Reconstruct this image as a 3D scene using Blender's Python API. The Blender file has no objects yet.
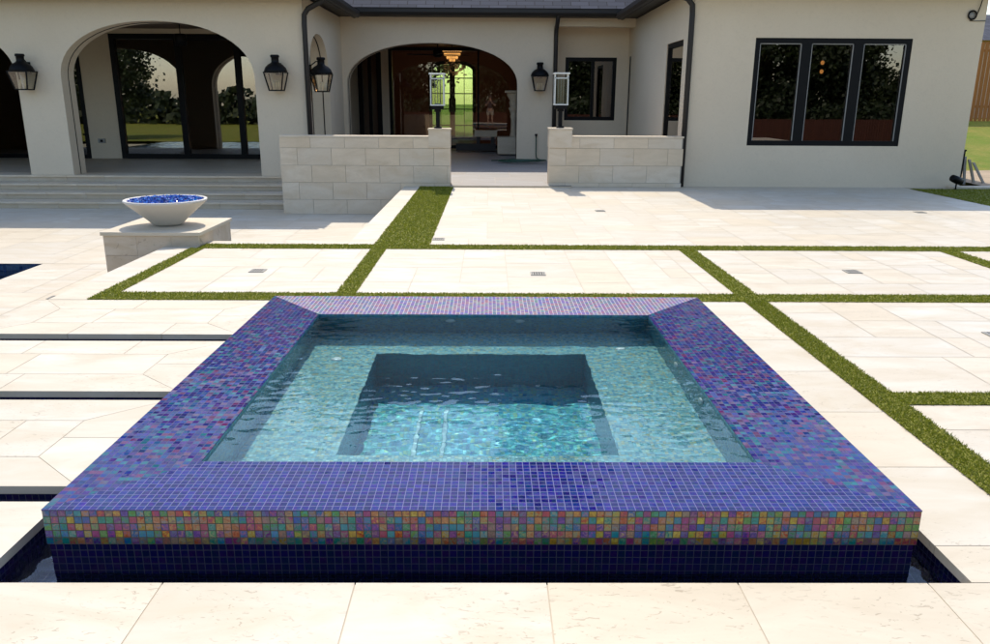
import bpy, bmesh, math, random
from mathutils import Vector, Matrix, noise
random.seed(7)
R = math.radians
S = bpy.context.scene
COL = S.collection

# ------------------------------------------------------------------ object helpers
def tag(o, label=None, cat=None, group=None, kind=None):
    if label: o['label'] = label
    if cat: o['category'] = cat
    if group: o['group'] = group
    if kind: o['kind'] = kind
    return o

def empty(name, loc=(0, 0, 0), rz=0.0, **k):
    o = bpy.data.objects.new(name, None)
    o.empty_display_size = 0.1
    o.location = loc
    o.rotation_euler = (0, 0, rz)
    COL.objects.link(o)
    return tag(o, **k)

class MB:
    """collects shapes and links them as ONE mesh object"""
    def __init__(self):
        self.v = []; self.f = []; self.smooth = []; self.tone = []
    def add(self, verts, faces, smooth=False, tone=None):
        n = len(self.v)
        self.v += [tuple(p) for p in verts]
        for f in faces:
            self.f.append([i + n for i in f]); self.smooth.append(smooth)
            self.tone.append(random.random() if tone is None else tone)
    def box(self, x0, x1, y0, y1, z0, z1, tone=None):
        if tone is None: tone = random.random()
        v = [(x0,y0,z0),(x1,y0,z0),(x1,y1,z0),(x0,y1,z0),(x0,y0,z1),(x1,y0,z1),(x1,y1,z1),(x0,y1,z1)]
        self.add(v, [(0,3,2,1),(4,5,6,7),(0,1,5,4),(1,2,6,5),(2,3,7,6),(3,0,4,7)], False, tone)
    def quad(self, a, b, c, d, tone=None):
        self.add([a,b,c,d], [(0,1,2,3)], False, tone)
    def prism(self, poly, z0, z1, tone=None):
        n = len(poly)
        if tone is None: tone = random.random()
        v = [(x,y,z0) for x,y in poly] + [(x,y,z1) for x,y in poly]
        f = [tuple(range(n-1,-1,-1)), tuple(range(n,2*n))]
        f += [(i,(i+1)%n,n+(i+1)%n,n+i) for i in range(n)]
        self.add(v, f, False, tone)
    def extrude(self, poly, axis, a, b, tone=None):
        """poly in the plane across axis ('x': (y,z); 'y': (x,z))"""
        n = len(poly)
        if axis == 'y':
            v = [(p,a,q) for p,q in poly] + [(p,b,q) for p,q in poly]
        else:
            v = [(a,p,q) for p,q in poly] + [(b,p,q) for p,q in poly]
        f = [tuple(range(n)), tuple(range(2*n-1,n-1,-1))]
        f += [(i,n+i,n+(i+1)%n,(i+1)%n) for i in range(n)]
        self.add(v, f, False, random.random() if tone is None else tone)
    def tube(self, pts, r, seg=10, square=False, closed=False):
        pts = [Vector(p) for p in pts]
        rs = r if isinstance(r, (list, tuple)) else [r]*len(pts)
        if square: seg = 4
        rings = []
        up = None
        for i, p in enumerate(pts):
            if closed:
                t = (pts[(i+1) % len(pts)] - pts[i-1]).normalized()
            else:
                t = (pts[min(i+1,len(pts)-1)] - pts[max(i-1,0)]).normalized()
            if up is None:
                a = Vector((0,0,1)) if abs(t.z) < .9 else Vector((0,1,0))
                up = (a - t*a.dot(t)).normalized()
            else:
                up = (up - t*up.dot(t)).normalized()
            s = t.cross(up)
            ring = []
            for k in range(seg):
                ang = 2*math.pi*k/seg + (math.pi/4 if square else 0)
                rr = rs[i]*(1.414 if square else 1)
                ring.append(p + (up*math.sin(ang) + s*math.cos(ang))*rr)
            rings.append(ring)
        v = [q for ring in rings for q in ring]
        f = []
        m = len(rings)
        for i in range(m if closed else m-1):
            j = (i+1) % m
            for k in range(seg):
                l = (k+1) % seg
                f.append((i*seg+k, i*seg+l, j*seg+l, j*seg+k))
        if not closed:
            f.append(tuple(range(seg-1,-1,-1))); f.append(tuple((m-1)*seg+k for k in range(seg)))
        self.add(v, f, not square)
    def lathe(self, prof, c=(0,0,0), seg=48, smooth=True, square=False):
        v = []; f = []
        for r, z in prof:
            for k in range(seg):
                a = 2*math.pi*k/seg + (math.pi/4 if seg == 4 else 0)
                q = r*(1.41421 if seg == 4 else 1)
                v.append((c[0]+q*math.cos(a), c[1]+q*math.sin(a), c[2]+z))
        for i in range(len(prof)-1):
            for k in range(seg):
                l = (k+1) % seg
                f.append((i*seg+k, i*seg+l, (i+1)*seg+l, (i+1)*seg+k))
        self.add(v, f, smooth and seg > 4)
    def build(self, name, m, parent=None, bevel=0, **k):
        me = bpy.data.meshes.new(name)
        me.from_pydata(self.v, [], self.f)
        me.polygons.foreach_set('use_smooth', self.smooth)
        at = me.attributes.new('tone', 'FLOAT', 'FACE')
        at.data.foreach_set('value', self.tone)
        me.materials.append(m)
        me.update()
        o = bpy.data.objects.new(name, me)
        COL.objects.link(o)
        if parent:
            o.parent = parent
        if bevel:
            b = o.modifiers.new('bevel', 'BEVEL'); b.width = bevel; b.segments = 2; b.limit_method = 'ANGLE'
        return tag(o, **k)

def copy_tree(o, parent=None):
    c = o.copy(); COL.objects.link(c); c.parent = parent
    for ch in list(o.children): copy_tree(ch, c)
    return c

SX0, SX1, SY0, SY1 = -1.476, 1.4515, 2.347, 5.300       # spa outer
RIM = .17
TILE = (SX1-SX0)/113
# ------------------------------------------------------------------ material helpers
class NT:
    def __init__(self, name):
        self.m = bpy.data.materials.new(name); self.m.use_nodes = True
        self.t = self.m.node_tree; self.t.nodes.clear()
        self.out = self.n('ShaderNodeOutputMaterial')
    def n(self, typ, **k):
        x = self.t.nodes.new(typ)
        for a, b in k.items(): setattr(x, a, b)
        return x
    def l(self, a, b): self.t.links.new(a, b)
    def math(self, op, a, b=None, c=None):
        x = self.n('ShaderNodeMath', operation=op)
        for i, q in enumerate((a, b, c)):
            if q is None: continue
            if isinstance(q, (int, float)): x.inputs[i].default_value = q
            else: self.l(q, x.inputs[i])
        return x.outputs[0]
    def vmath(self, op, a, b=None, scale=None):
        x = self.n('ShaderNodeVectorMath', operation=op)
        for i, q in enumerate((a, b)):
            if q is None: continue
            if isinstance(q, (tuple, list)): x.inputs[i].default_value = q
            else: self.l(q, x.inputs[i])
        if scale is not None:
            if isinstance(scale, (int, float)): x.inputs['Scale'].default_value = scale
            else: self.l(scale, x.inputs['Scale'])
        return x.outputs[0]
    def mix(self, fac, a, b, blend='MIX'):
        x = self.n('ShaderNodeMix', data_type='RGBA', blend_type=blend)
        for i, q in ((0, fac), (6, a), (7, b)):
            if isinstance(q, (int, float)): x.inputs[i].default_value = q
            elif isinstance(q, (tuple, list)): x.inputs[i].default_value = (*q[:3], 1)
            else: self.l(q, x.inputs[i])
        return x.outputs[2]
    def ramp(self, fac, stops, interp='LINEAR'):
        x = self.n('ShaderNodeValToRGB'); cr = x.color_ramp; cr.interpolation = interp
        while len(cr.elements) < len(stops): cr.elements.new(.5)
        for e, (p, c) in zip(cr.elements, stops):
            e.position = p; e.color = (*c[:3], 1) if isinstance(c, (tuple, list)) else (c, c, c, 1)
        self.l(fac, x.inputs[0]); return x.outputs[0]
    def noise(self, scale, detail=4, rough=.55, vec=None, dim='3D', dist=0):
        x = self.n('ShaderNodeTexNoise', noise_dimensions=dim)
        x.inputs['Scale'].default_value = scale; x.inputs['Detail'].default_value = detail
        x.inputs['Roughness'].default_value = rough; x.inputs['Distortion'].default_value = dist
        self.l(vec if vec is not None else self.obj(), x.inputs['Vector'])
        return x
    def obj(self):
        if not hasattr(self, '_o'): self._o = self.n('ShaderNodeTexCoord').outputs['Object']
        return self._o
    def scaled(self, s):
        x = self.n('ShaderNodeMapping'); x.inputs['Scale'].default_value = s
        self.l(self.obj(), x.inputs['Vector']); return x.outputs[0]
    def tone(self):
        return self.n('ShaderNodeAttribute', attribute_name='tone').outputs['Fac']
    def bump(self, h, strength=.3, dist=.01):
        x = self.n('ShaderNodeBump'); x.inputs['Strength'].default_value = strength
        x.inputs['Distance'].default_value = dist; self.l(h, x.inputs['Height']); return x.outputs[0]
    def bsdf(self, color, rough=.6, metal=0, normal=None, spec=.5, **k):
        b = self.n('ShaderNodeBsdfPrincipled')
        for nm, q in (('Base Color', color), ('Roughness', rough), ('Metallic', metal), ('Specular IOR Level', spec)):
            if isinstance(q, (int, float)): b.inputs[nm].default_value = q
            elif isinstance(q, (tuple, list)): b.inputs[nm].default_value = (*q[:3], 1)
            else: self.l(q, b.inputs[nm])
        for nm, q in k.items(): b.inputs[nm.replace('_', ' ')].default_value = q
        if normal is not None: self.l(normal, b.inputs['Normal'])
        self.l(b.outputs[0], self.out.inputs[0]); return b

def plain(name, col, rough=.5, metal=0, var=.12, scale=6, bump=0, spec=.5):
    t = NT(name)
    n = t.noise(scale, 5)
    c = t.mix(n.outputs[0], tuple(q*(1-var) for q in col), tuple(min(1, q*(1+var)) for q in col))
    nb = t.bump(t.noise(scale*12, 4).outputs[0], bump, .004) if bump else None
    t.bsdf(c, rough, metal, nb, spec)
    return t.m

def limestone(name, ca, cb, cc, pits=.5, rough=.55, stain=.0):
    """cut travertine: one tone per slab, soft drifts, veins and small elongated pits"""
    t = NT(name)
    tone = t.tone()
    base = t.ramp(tone, [(0, tuple(q*.93 for q in ca)), (.3, cb), (.55, (cc[0]*1.0,cc[1]*.955,cc[2]*.88)), (.75, cc), (1, tuple(q*.92 for q in cb))])
    off = t.vmath('ADD', t.obj(), t.vmath('SCALE', (3.1, 7.7, 1.3), scale=t.math('MULTIPLY', tone, 23.0)))
    sc = t.n('ShaderNodeMapping'); sc.inputs['Scale'].default_value = (1.2, 3.4, 3.4); t.l(off, sc.inputs[0])
    d = t.noise(1.6, 6, .6, sc.outputs[0], dist=.8)
    c = t.mix(t.ramp(d.outputs[0], [(.35, 0), (.7, 1)]), base, (cc[0]*.86, cc[1]*.82, cc[2]*.75))
    sp = t.n('ShaderNodeMapping'); sp.inputs['Scale'].default_value = (26, 60, 60); t.l(off, sp.inputs[0])
    p = t.noise(1, 3, .6, sp.outputs[0], dist=1.2)
    m = t.noise(1.3, 3, .5, off)
    pit = t.math('MULTIPLY', t.ramp(p.outputs[0], [(.61, 0), (.66, 1)]), t.ramp(m.outputs[0], [(.40, 0), (.60, 1)]))
    c = t.mix(t.math('MULTIPLY', pit, pits), c, (cc[0]*.42, cc[1]*.36, cc[2]*.30))
    f = t.noise(90, 3)
    c = t.mix(t.math('MULTIPLY', f.outputs[0], .10), c, tuple(q*.75 for q in cc))
    if stain:
        s = t.noise(5, 6, .65, off, dist=2.5)
        c = t.mix(t.math('MULTIPLY', t.ramp(s.outputs[0], [(.60, 0), (.66, 1), (.72, 0)]), stain), c, (.16, .11, .07))
    h = t.math('SUBTRACT', t.math('MULTIPLY', f.outputs[0], .25), pit)
    t.bsdf(c, rough, 0, t.bump(h, .25, .003), .35)
    return t.m

def tiles(name, palette, grout, size=TILE, gw=.055, rough=.08, tilt=.05, film=0, inner=.25, wav=.25, spec=.5, metal=0.0, swirl=.7):
    """square glass mosaic laid in object space on axis-aligned faces; each tile has its own colour and tiny tilt"""
    t = NT(name)
    g = t.n('ShaderNodeNewGeometry')
    nrm = g.outputs['True Normal']
    p = t.vmath('SCALE', t.vmath('SUBTRACT', t.obj(), (SX0, SY0, RIM)), scale=1/size)
    p = t.vmath('SUBTRACT', p, t.vmath('SCALE', nrm, scale=.3))
    cell = t.vmath('FLOOR', p)
    fr = t.vmath('FRACTION', p)
    s = t.n('ShaderNodeSeparateXYZ'); t.l(fr, s.inputs[0])
    an = t.n('ShaderNodeSeparateXYZ'); t.l(t.vmath('ABSOLUTE', nrm), an.inputs[0])
    g_ = None
    for i in range(3):
        e = t.math('MINIMUM', s.outputs[i], t.math('SUBTRACT', 1.0, s.outputs[i]))
        q = t.n('ShaderNodeMapRange'); q.interpolation_type = 'SMOOTHSTEP'
        q.inputs[1].default_value = gw*.75; q.inputs[2].default_value = gw*1.35
        q.inputs[3].default_value = 1; q.inputs[4].default_value = 0
        t.l(e, q.inputs[0])
        k = t.math('MULTIPLY', q.outputs[0], t.math('LESS_THAN', an.outputs[i], .7))
        g_ = k if g_ is None else t.math('MAXIMUM', g_, k)
    w = t.n('ShaderNodeTexWhiteNoise', noise_dimensions='3D'); t.l(cell, w.inputs['Vector'])
    w2 = t.n('ShaderNodeTexWhiteNoise', noise_dimensions='3D'); t.l(t.vmath('ADD', cell, (17.3, 5.1, 9.7)), w2.inputs['Vector'])
    N = len(palette)
    c = t.ramp(w.outputs['Value'], [(i/N, q) for i, q in enumerate(palette)], 'CONSTANT')
    c2 = t.ramp(w2.outputs['Value'], [(i/N, q) for i, q in enumerate(palette)], 'CONSTANT')
    # swirls of the glass inside each tile
    sw = t.noise(1.7, 3, .6, t.vmath('ADD', p, t.vmath('SCALE', w2.outputs['Color'], scale=40.)), dist=1.0)
    c = t.mix(t.math('MULTIPLY', t.ramp(sw.outputs[0], [(.42,0),(.64,1)]), swirl), c, c2)
    hs = t.n('ShaderNodeHueSaturation'); t.l(c, hs.inputs['Color'])
    t.l(t.math('ADD', .5 - inner*.12, t.math('MULTIPLY', sw.outputs[0], inner*.24)), hs.inputs['Hue'])
    t.l(t.math('ADD', 1-inner*.8, t.math('MULTIPLY', sw.outputs[0], inner*1.6)), hs.inputs['Value'])
    c = t.mix(g_, hs.outputs[0], grout)
    # tilt
    jit = t.vmath('SCALE', t.vmath('SUBTRACT', w2.outputs['Color'], (.5,.5,.5)), scale=tilt)
    wv = t.noise(.9, 2, .5, p)
    jit2 = t.vmath('SCALE', t.vmath('SUBTRACT', wv.outputs['Color'], (.5,.5,.5)), scale=wav*tilt*4)
    nn = t.vmath('NORMALIZE', t.vmath('ADD', t.vmath('ADD', g.outputs['Normal'], jit), jit2))
    r = t.math('ADD', rough, t.math('MULTIPLY', g_, .6))
    b = t.bsdf(c, r, metal, nn, spec)
    if film:
        b.inputs['Thin Film Thickness'].default_value = film
        b.inputs['Thin Film IOR'].default_value = 1.7
        t.l(t.math('MULTIPLY_ADD', w.outputs['Value'], film*.7, film*.65), b.inputs['Thin Film Thickness'])
    return t.m

def glass_pane(name, tint=(.9,.92,.9), ior=1.5, rough=0.0, thru=1.0, wob=.0):
    """thin pane: what is behind it shows through, and it mirrors by Fresnel"""
    t = NT(name)
    fr = t.n('ShaderNodeFresnel'); fr.inputs[0].default_value = ior
    tr = t.n('ShaderNodeBsdfTransparent'); tr.inputs[0].default_value = (*tint, 1)
    gl = t.n('ShaderNodeBsdfGlossy'); gl.inputs['Roughness'].default_value = rough
    gl.inputs[0].default_value = (.95,.88,.81,1)
    if wob:
        nz = t.noise(.8, 1); bb = t.bump(nz.outputs[0], wob, .02); t.l(bb, gl.inputs['Normal'])
    mx = t.n('ShaderNodeMixShader')
    t.l(t.math('MULTIPLY', fr.outputs[0], 2.0*thru), mx.inputs[0]); t.l(tr.outputs[0], mx.inputs[1]); t.l(gl.outputs[0], mx.inputs[2])
    t.l(mx.outputs[0], t.out.inputs[0])
    return t.m

# ------------------------------------------------------------------ materials
M = {}
M['paver'] = limestone('paver', (.60,.535,.435), (.635,.575,.475), (.605,.53,.42), pits=.30)
M['paver_near'] = limestone('paver_near', (.61,.545,.435), (.64,.575,.465), (.605,.53,.415), pits=.55)
M['paver_side'] = limestone('paver_side', (.55,.49,.41), (.58,.52,.44), (.55,.48,.4), pits=.3)
M['joint'] = plain('joint', (.50,.42,.31), .9, var=.2)
M['block'] = limestone('block', (.68,.57,.43), (.71,.60,.46), (.67,.555,.415), pits=.2)
M['mortar'] = plain('mortar', (.30,.26,.21), .9)
M['veneer'] = limestone('veneer', (.58,.48,.36), (.62,.52,.40), (.57,.46,.34), pits=.3, stain=.5)
M['step'] = limestone('step', (.54,.455,.35), (.57,.485,.37), (.54,.455,.34), pits=.25)
M['floor'] = limestone('floor', (.33,.31,.29), (.36,.34,.32), (.33,.30,.28), pits=.2)  # courtyard stone kept darker grey in place of the shade missing there

def stucco():
    t = NT('stucco')
    n = t.noise(.55, 5, .6); n2 = t.noise(45, 5, .6); n3 = t.noise(5, 4)
    c = t.mix(t.ramp(n.outputs[0], [(.3,0),(.7,1)]), (.64,.525,.38), (.685,.57,.42))
    c = t.mix(t.math('MULTIPLY', n3.outputs[0], .25), c, (.61,.495,.35))
    n4 = t.noise(14, 5, .65, dist=1.5)
    c = t.mix(t.math('MULTIPLY', t.ramp(n4.outputs[0], [(.5,0),(.75,1)]), .16), c, (.40,.32,.23))
    h = t.math('ADD', n2.outputs[0], t.math('ADD', t.math('MULTIPLY', n3.outputs[0], .6), n4.outputs[0]))
    t.bsdf(c, .85, 0, t.bump(h, .35, .006), .2)
    return t.m
M['stucco'] = stucco()
M['black_metal'] = plain('black_metal', (.005,.0045,.0045), .5, 0, .2, spec=.14)
M['bronze'] = plain('bronze', (.022,.019,.017), .5, .0, .2, 3, spec=.3)
M['white_metal'] = plain('white_metal', (.62,.62,.58), .4)
M['pane'] = glass_pane('pane', (.74,.71,.69), 1.55, thru=1.9, wob=.04)
M['pane_clear'] = glass_pane('pane_clear', (.86,.83,.80), 1.5, thru=.8, wob=.04)
M['pane_dark'] = glass_pane('pane_dark', (.42,.38,.36), 1.55, thru=1.5, wob=.03)
M['lamp_glass'] = glass_pane('lamp_glass', (.93,.93,.88), 1.5, .05, 1.3)
M['frosted'] = glass_pane('frosted', (.62,.80,.55), 1.45, .2, .6)
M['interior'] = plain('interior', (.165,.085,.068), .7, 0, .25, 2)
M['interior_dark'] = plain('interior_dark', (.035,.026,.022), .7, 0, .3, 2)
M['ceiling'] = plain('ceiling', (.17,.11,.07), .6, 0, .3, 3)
M['wood_floor'] = plain('wood_floor', (.07,.045,.03), .3, 0, .3, 3)

FACE = [(.42,.06,.20),(.56,.17,.035),(.01,.30,.27),(.08,.36,.08),(.52,.38,.04),(.15,.05,.34),(.012,.12,.42),(.32,.24,.18),(.48,.07,.09),(.02,.27,.40),(.55,.27,.09),(.24,.07,.27),(.05,.33,.18)]
M['tile_face'] = tiles('tile_face', [tuple(q*.66 for q in c) for c in FACE], (.06,.05,.04), tilt=.10, inner=.9, gw=.055, rough=.12, swirl=.55)
M['tile_face_dark'] = tiles('tile_face_dark', [tuple(q*.38 for q in c) for c in FACE], (.05,.045,.04), tilt=.10, inner=.7, gw=.06)  # darker copy of the face palette, for the fifth row
M['tile_navy'] = tiles('tile_navy', [(.005,.006,.042),(.007,.005,.058),(.004,.010,.042),(.014,.005,.048)], (.03,.032,.052), tilt=.08, inner=.5, gw=.05)
M['tile_front'] = tiles('tile_front', [(.001,.004,.075),(.001,.008,.13),(.005,.004,.095),(.001,.013,.12),(.004,.008,.155),(.001,.004,.09)], (.14,.14,.27), tilt=.07, inner=.9, gw=.042, spec=.15)  # rim palettes: view-angle sheen of one iridescent glass fixed into tile colour
M['tile_side'] = tiles('tile_side', [tuple(q*.85 for q in c) for c in [(.003,.007,.13),(.035,.007,.12),(.003,.055,.17),(.13,.014,.075),(.007,.005,.11),(.008,.015,.19),(.003,.10,.14),(.05,.012,.15),(.002,.005,.09),(.12,.06,.12),(.003,.03,.20),(.003,.007,.13),(.01,.15,.17)]], (.06,.06,.13), tilt=.09, inner=.95, gw=.045, spec=.16, swirl=.5)
M['tile_rear'] = tiles('tile_rear', [(.25,.10,.24),(.08,.18,.30),(.34,.13,.18),(.12,.10,.36),(.12,.26,.25),(.36,.27,.28),(.16,.10,.37)], (.42,.38,.40), tilt=.08, film=380, inner=.6, gw=.06)  # paler, with grazing sky glare put into the tile colours
AQ = [(.085,.26,.28),(.16,.35,.35),(.055,.19,.24),(.25,.34,.25),(.12,.31,.36),(.30,.30,.17),(.05,.17,.23),(.24,.41,.40)]
M['tile_wellwall'] = tiles('tile_wellwall', [(.01,.20,.27),(.02,.26,.33),(.015,.17,.24),(.04,.28,.30)], (.05,.17,.21), size=TILE*.8, tilt=.05, inner=.5, rough=.25)
M['tile_bench'] = tiles('tile_bench', AQ, (.13,.22,.22), size=TILE*.62, tilt=.05, inner=.5, rough=.25)
M['tile_wall'] = tiles('tile_wall', [(c[0]*.45,c[1]*.80,c[2]*1.0) for c in AQ], (.08,.17,.20), size=TILE*.62, tilt=.05, inner=.5, rough=.25)
WQ = [(.01,.20,.30),(.02,.29,.34),(.03,.33,.30),(.01,.15,.28),(.06,.38,.40),(.16,.34,.20),(.02,.24,.38)]
M['tile_well'] = tiles('tile_well', WQ, (.05,.22,.27), size=TILE*.8, tilt=.05, inner=.6, rough=.25)
M['pool_tile'] = tiles('pool_tile', [(.01,.03,.09),(.012,.04,.11),(.01,.05,.10)], (.03,.05,.09), size=.05, inner=.3)

def water_mat(name, col, rough=0.0):
    t = NT(name)
    b = t.n('ShaderNodeBsdfRefraction'); b.inputs['IOR'].default_value = 1.333; b.inputs['Roughness'].default_value = rough
    b.inputs[0].default_value = (*col, 1)
    g = t.n('ShaderNodeBsdfGlossy'); g.inputs['Roughness'].default_value = rough; g.inputs[0].default_value = (1,1,1,1)
    fr = t.n('ShaderNodeFresnel'); fr.inputs[0].default_value = 1.333
    mx = t.n('ShaderNodeMixShader'); t.l(fr.outputs[0], mx.inputs[0]); t.l(b.outputs[0], mx.inputs[1]); t.l(g.outputs[0], mx.inputs[2])
    t.l(mx.outputs[0], t.out.inputs[0])
    return t.m
def water_glass(name, col):
    t = NT(name)
    b = t.n('ShaderNodeBsdfGlass'); b.inputs['IOR'].default_value = 1.333; b.inputs['Roughness'].default_value = 0
    b.inputs[0].default_value = (*col, 1)
    t.l(b.outputs[0], t.out.inputs[0]); return t.m
M['water'] = water_glass('spa_water', (.80,.965,.995))
M['water_dark'] = water_glass('trough_water', (.75,.85,.97))

def roof_mat():
    t = NT('slate')
    b = t.n('ShaderNodeTexBrick'); b.offset = .5
    b.inputs['Scale'].default_value = 1; b.inputs['Brick Width'].default_value = .42; b.inputs['Row Height'].default_value = .22
    b.inputs['Mortar Size'].default_value = .008; b.inputs['Bias'].default_value = -.1
    b.inputs[1].default_value = (.050,.052,.066,1); b.inputs[2].default_value = (.085,.085,.105,1); b.inputs[3].default_value = (.012,.012,.014,1)
    sp = t.n('ShaderNodeSeparateXYZ'); t.l(t.obj(), sp.inputs[0])
    cb = t.n('ShaderNodeCombineXYZ')
    t.l(t.math('ADD', sp.outputs[0], t.math('MULTIPLY', sp.outputs[1], .0)), cb.inputs[0])
    t.l(t.math('MULTIPLY', sp.outputs[2], 2.2), cb.inputs[1]); t.l(cb.outputs[0], b.inputs[0])
    t.bsdf(b.outputs[0], .8, 0, t.bump(b.outputs[1], -.6, .02), .12)
    return t.m
M['slate'] = roof_mat()

def turf_mat():
    t = NT('turf')
    tone = t.tone()
    c = t.ramp(tone, [(0,(.10,.125,.010)),(.4,(.175,.205,.014)),(.75,(.25,.26,.022)),(.93,(.34,.31,.06)),(1,(.42,.36,.12))])
    n = t.noise(3.0, 3)
    c = t.mix(t.math('MULTIPLY', n.outputs[0], .35), c, (.13,.155,.012))
    b = t.bsdf(c, .5, 0, None, .3)
    tl = t.n('ShaderNodeBsdfTranslucent'); t.l(c, tl.inputs[0])
    mx = t.n('ShaderNodeMixShader'); mx.inputs[0].default_value = .45
    t.l(b.outputs[0], mx.inputs[1]); t.l(tl.outputs[0], mx.inputs[2]); t.l(mx.outputs[0], t.out.inputs[0])
    return t.m
M['turf'] = turf_mat()
M['turf_base'] = plain('turf_base', (.17,.165,.016), .95, 0, .35, 60)
def lawn_mat():
    t = NT('lawn')
    n = t.noise(1.1, 6, .65); n2 = t.noise(9, 5, .65)
    c = t.mix(t.ramp(n.outputs[0], [(.38,0),(.62,1)]), (.13,.19,.022), (.25,.22,.05))
    c = t.mix(t.ramp(n2.outputs[0], [(.4,0),(.7,1)]), c, (.16,.18,.03))
    t.bsdf(c, .9, 0, t.bump(n2.outputs[0], .8, .05), .1); return t.m
M['lawn'] = lawn_mat()
M['dirt'] = plain('dirt', (.36,.27,.18), .95, 0, .35, 3, .5)
def wood_mat(name, col):
    t = NT(name)
    tone = t.tone()
    n = t.noise(1, 5, .6, t.scaled((22,22,1.3)), dist=.6)
    c = t.mix(n.outputs[0], tuple(q*.6 for q in col), tuple(q*1.35 for q in col))
    c = t.mix(t.math('MULTIPLY', tone, .4), c, tuple(q*.55 for q in col))
    t.bsdf(c, .65, 0, t.bump(n.outputs[0], .3, .004), .3); return t.m
M['fence'] = wood_mat('fence', (.46,.165,.035))
M['fence_red'] = wood_mat('fence_red', (.075,.022,.014))
M['bark'] = plain('bark', (.10,.075,.055), .9, 0, .4, 8, .8)
def leaf_mat():
    t = NT('leaf')
    c = t.ramp(t.tone(), [(0,(.014,.022,.008)),(.6,(.024,.038,.013)),(1,(.042,.055,.02))])
    b = t.bsdf(c, .55, 0, None, .3); return t.m
M['leaf'] = leaf_mat()
M['bowl'] = plain('bowl', (.58,.53,.46), .6, 0, .06, 5, .15)
def fireglass():
    t = NT('fire_glass')
    c = t.ramp(t.tone(), [(0,(.005,.02,.16)),(.3,(.01,.06,.38)),(.6,(.02,.14,.55)),(.85,(.05,.30,.60)),(1,(.55,.75,.95))], 'CONSTANT')
    t.bsdf(c, .08, 0, None, .8); return t.m
M['fire_glass'] = fireglass()
M['hose'] = plain('hose', (.008,.05,.025), .4, 0, .3, 20)
M['grate'] = plain('grate', (.30,.275,.23), .5)
M['grate_dark'] = plain('grate_dark', (.05,.045,.04), .8)
M['drain'] = plain('drain', (.22,.38,.40), .4)
M['jet'] = plain('jet', (.6,.6,.58), .3)
M['candle'] = plain('candle', (.70,.60,.38), .6)
M['plastic_grey'] = plain('plastic_grey', (.30,.28,.25), .5)
def emit(name, col, s):
    t = NT(name); e = t.n('ShaderNodeEmission'); e.inputs[0].default_value = (*col,1); e.inputs[1].default_value = s
    t.l(e.outputs[0], t.out.inputs[0]); return t.m
M['warm_bulb'] = emit('warm_bulb', (1,.50,.14), 1.3)
M['crystal'] = emit('crystal', (1,.50,.14), .8)
M['skin'] = plain('skin', (.42,.26,.19), .55)
M['hair'] = plain('hair', (.03,.02,.015), .6)
M['shirt'] = plain('shirt', (.03,.03,.04), .8)
M['shorts'] = plain('shorts', (.45,.42,.36), .8)

# ------------------------------------------------------------------ camera, sun, sky, view
CZ = 1.48
P_, Y_, R_ = R(15.72), R(.513), R(.333)
fwd = Vector((math.sin(Y_)*math.cos(P_), math.cos(Y_)*math.cos(P_), -math.sin(P_)))
rt = Vector((math.cos(Y_), -math.sin(Y_), 0)); up = rt.cross(fwd)
r2 = rt*math.cos(R_) + up*math.sin(R_); u2 = up*math.cos(R_) - rt*math.sin(R_)
cam_d = bpy.data.cameras.new('camera'); cam = bpy.data.objects.new('camera', cam_d); COL.objects.link(cam)
mm = Matrix((r2, u2, -fwd)).transposed().to_4x4(); mm.translation = (0, 0, CZ)
cam.matrix_world = mm
cam_d.sensor_width = 36; cam_d.lens = 787.2/990*36; cam_d.clip_start = .05; cam_d.clip_end = 900
S.camera = cam

SUN = Vector((-.09, .75, 1)).normalized()      # towards the sun
sd = bpy.data.lights.new('sun', 'SUN'); sd.energy = 2.15; sd.angle = R(.5); sd.color = (1, .93, .80)
so = bpy.data.objects.new('sun', sd); COL.objects.link(so)
so.rotation_euler = SUN.to_track_quat('Z', 'Y').to_euler()
so.location = (-5, 30, 40)
w = bpy.data.worlds.new('World'); S.world = w; w.use_nodes = True
nt = w.node_tree; bg = nt.nodes['Background']
sk = nt.nodes.new('ShaderNodeTexSky'); sk.sky_type = 'NISHITA'; sk.sun_disc = False
sk.sun_elevation = math.asin(SUN.z); sk.sun_rotation = math.atan2(SUN.x, SUN.y)
sk.dust_density = 1.0; sk.ozone_density = .3; sk.air_density = 1.0
nt.links.new(sk.outputs[0], bg.inputs[0]); bg.inputs[1].default_value = .15
S.view_settings.view_transform = 'Standard'; S.view_settings.look = 'None'
S.view_settings.gamma = 1; S.view_settings.use_curve_mapping = False
S.view_settings.exposure = 1.0
S.cycles.max_bounces = 12; S.cycles.diffuse_bounces = 7; S.cycles.transparent_max_bounces = 12; S.cycles.transmission_bounces = 8
S.cycles.caustics_refractive = True; S.cycles.caustics_reflective = False
S.cycles.sample_clamp_indirect = 6; S.cycles.use_denoising = True
S.cycles.blur_glossy = .3

# ------------------------------------------------------------------ paving
TX0, TX1, TY0, TY1 = -1.625, 1.552, 2.192, 5.42       # opening of the catch basin round it
J = .0022
near = MB(); field = MB(); base = MB()

def slab(mb, x0, x1, y0, y1, th=.034, z=0.0):
    mb.box(x0+J, x1-J, y0+J, y1-J, z-th, z)
def flat(mb, x0, x1, y0, y1, z=0.0):
    tn = random.random()
    mb.quad((x0+J,y0+J,z),(x1-J,y0+J,z),(x1-J,y1-J,z),(x0+J,y1-J,z), tn)

# front row, 0.61 wide slabs
for k in range(-14, 16):
    x = -1.03 + .61*k
    x1 = x + .61
    for y0, y1 in ((TY0-.915, TY0), (TY0-1.83, TY0-.915), (TY0-2.745, TY0-1.83), (TY0-3.66, TY0-2.745)):
        sh = .305 if int(round((TY0-y1)/.915)) % 2 else 0
        slab(near, x+sh, x1+sh, y0, y1)
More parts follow.
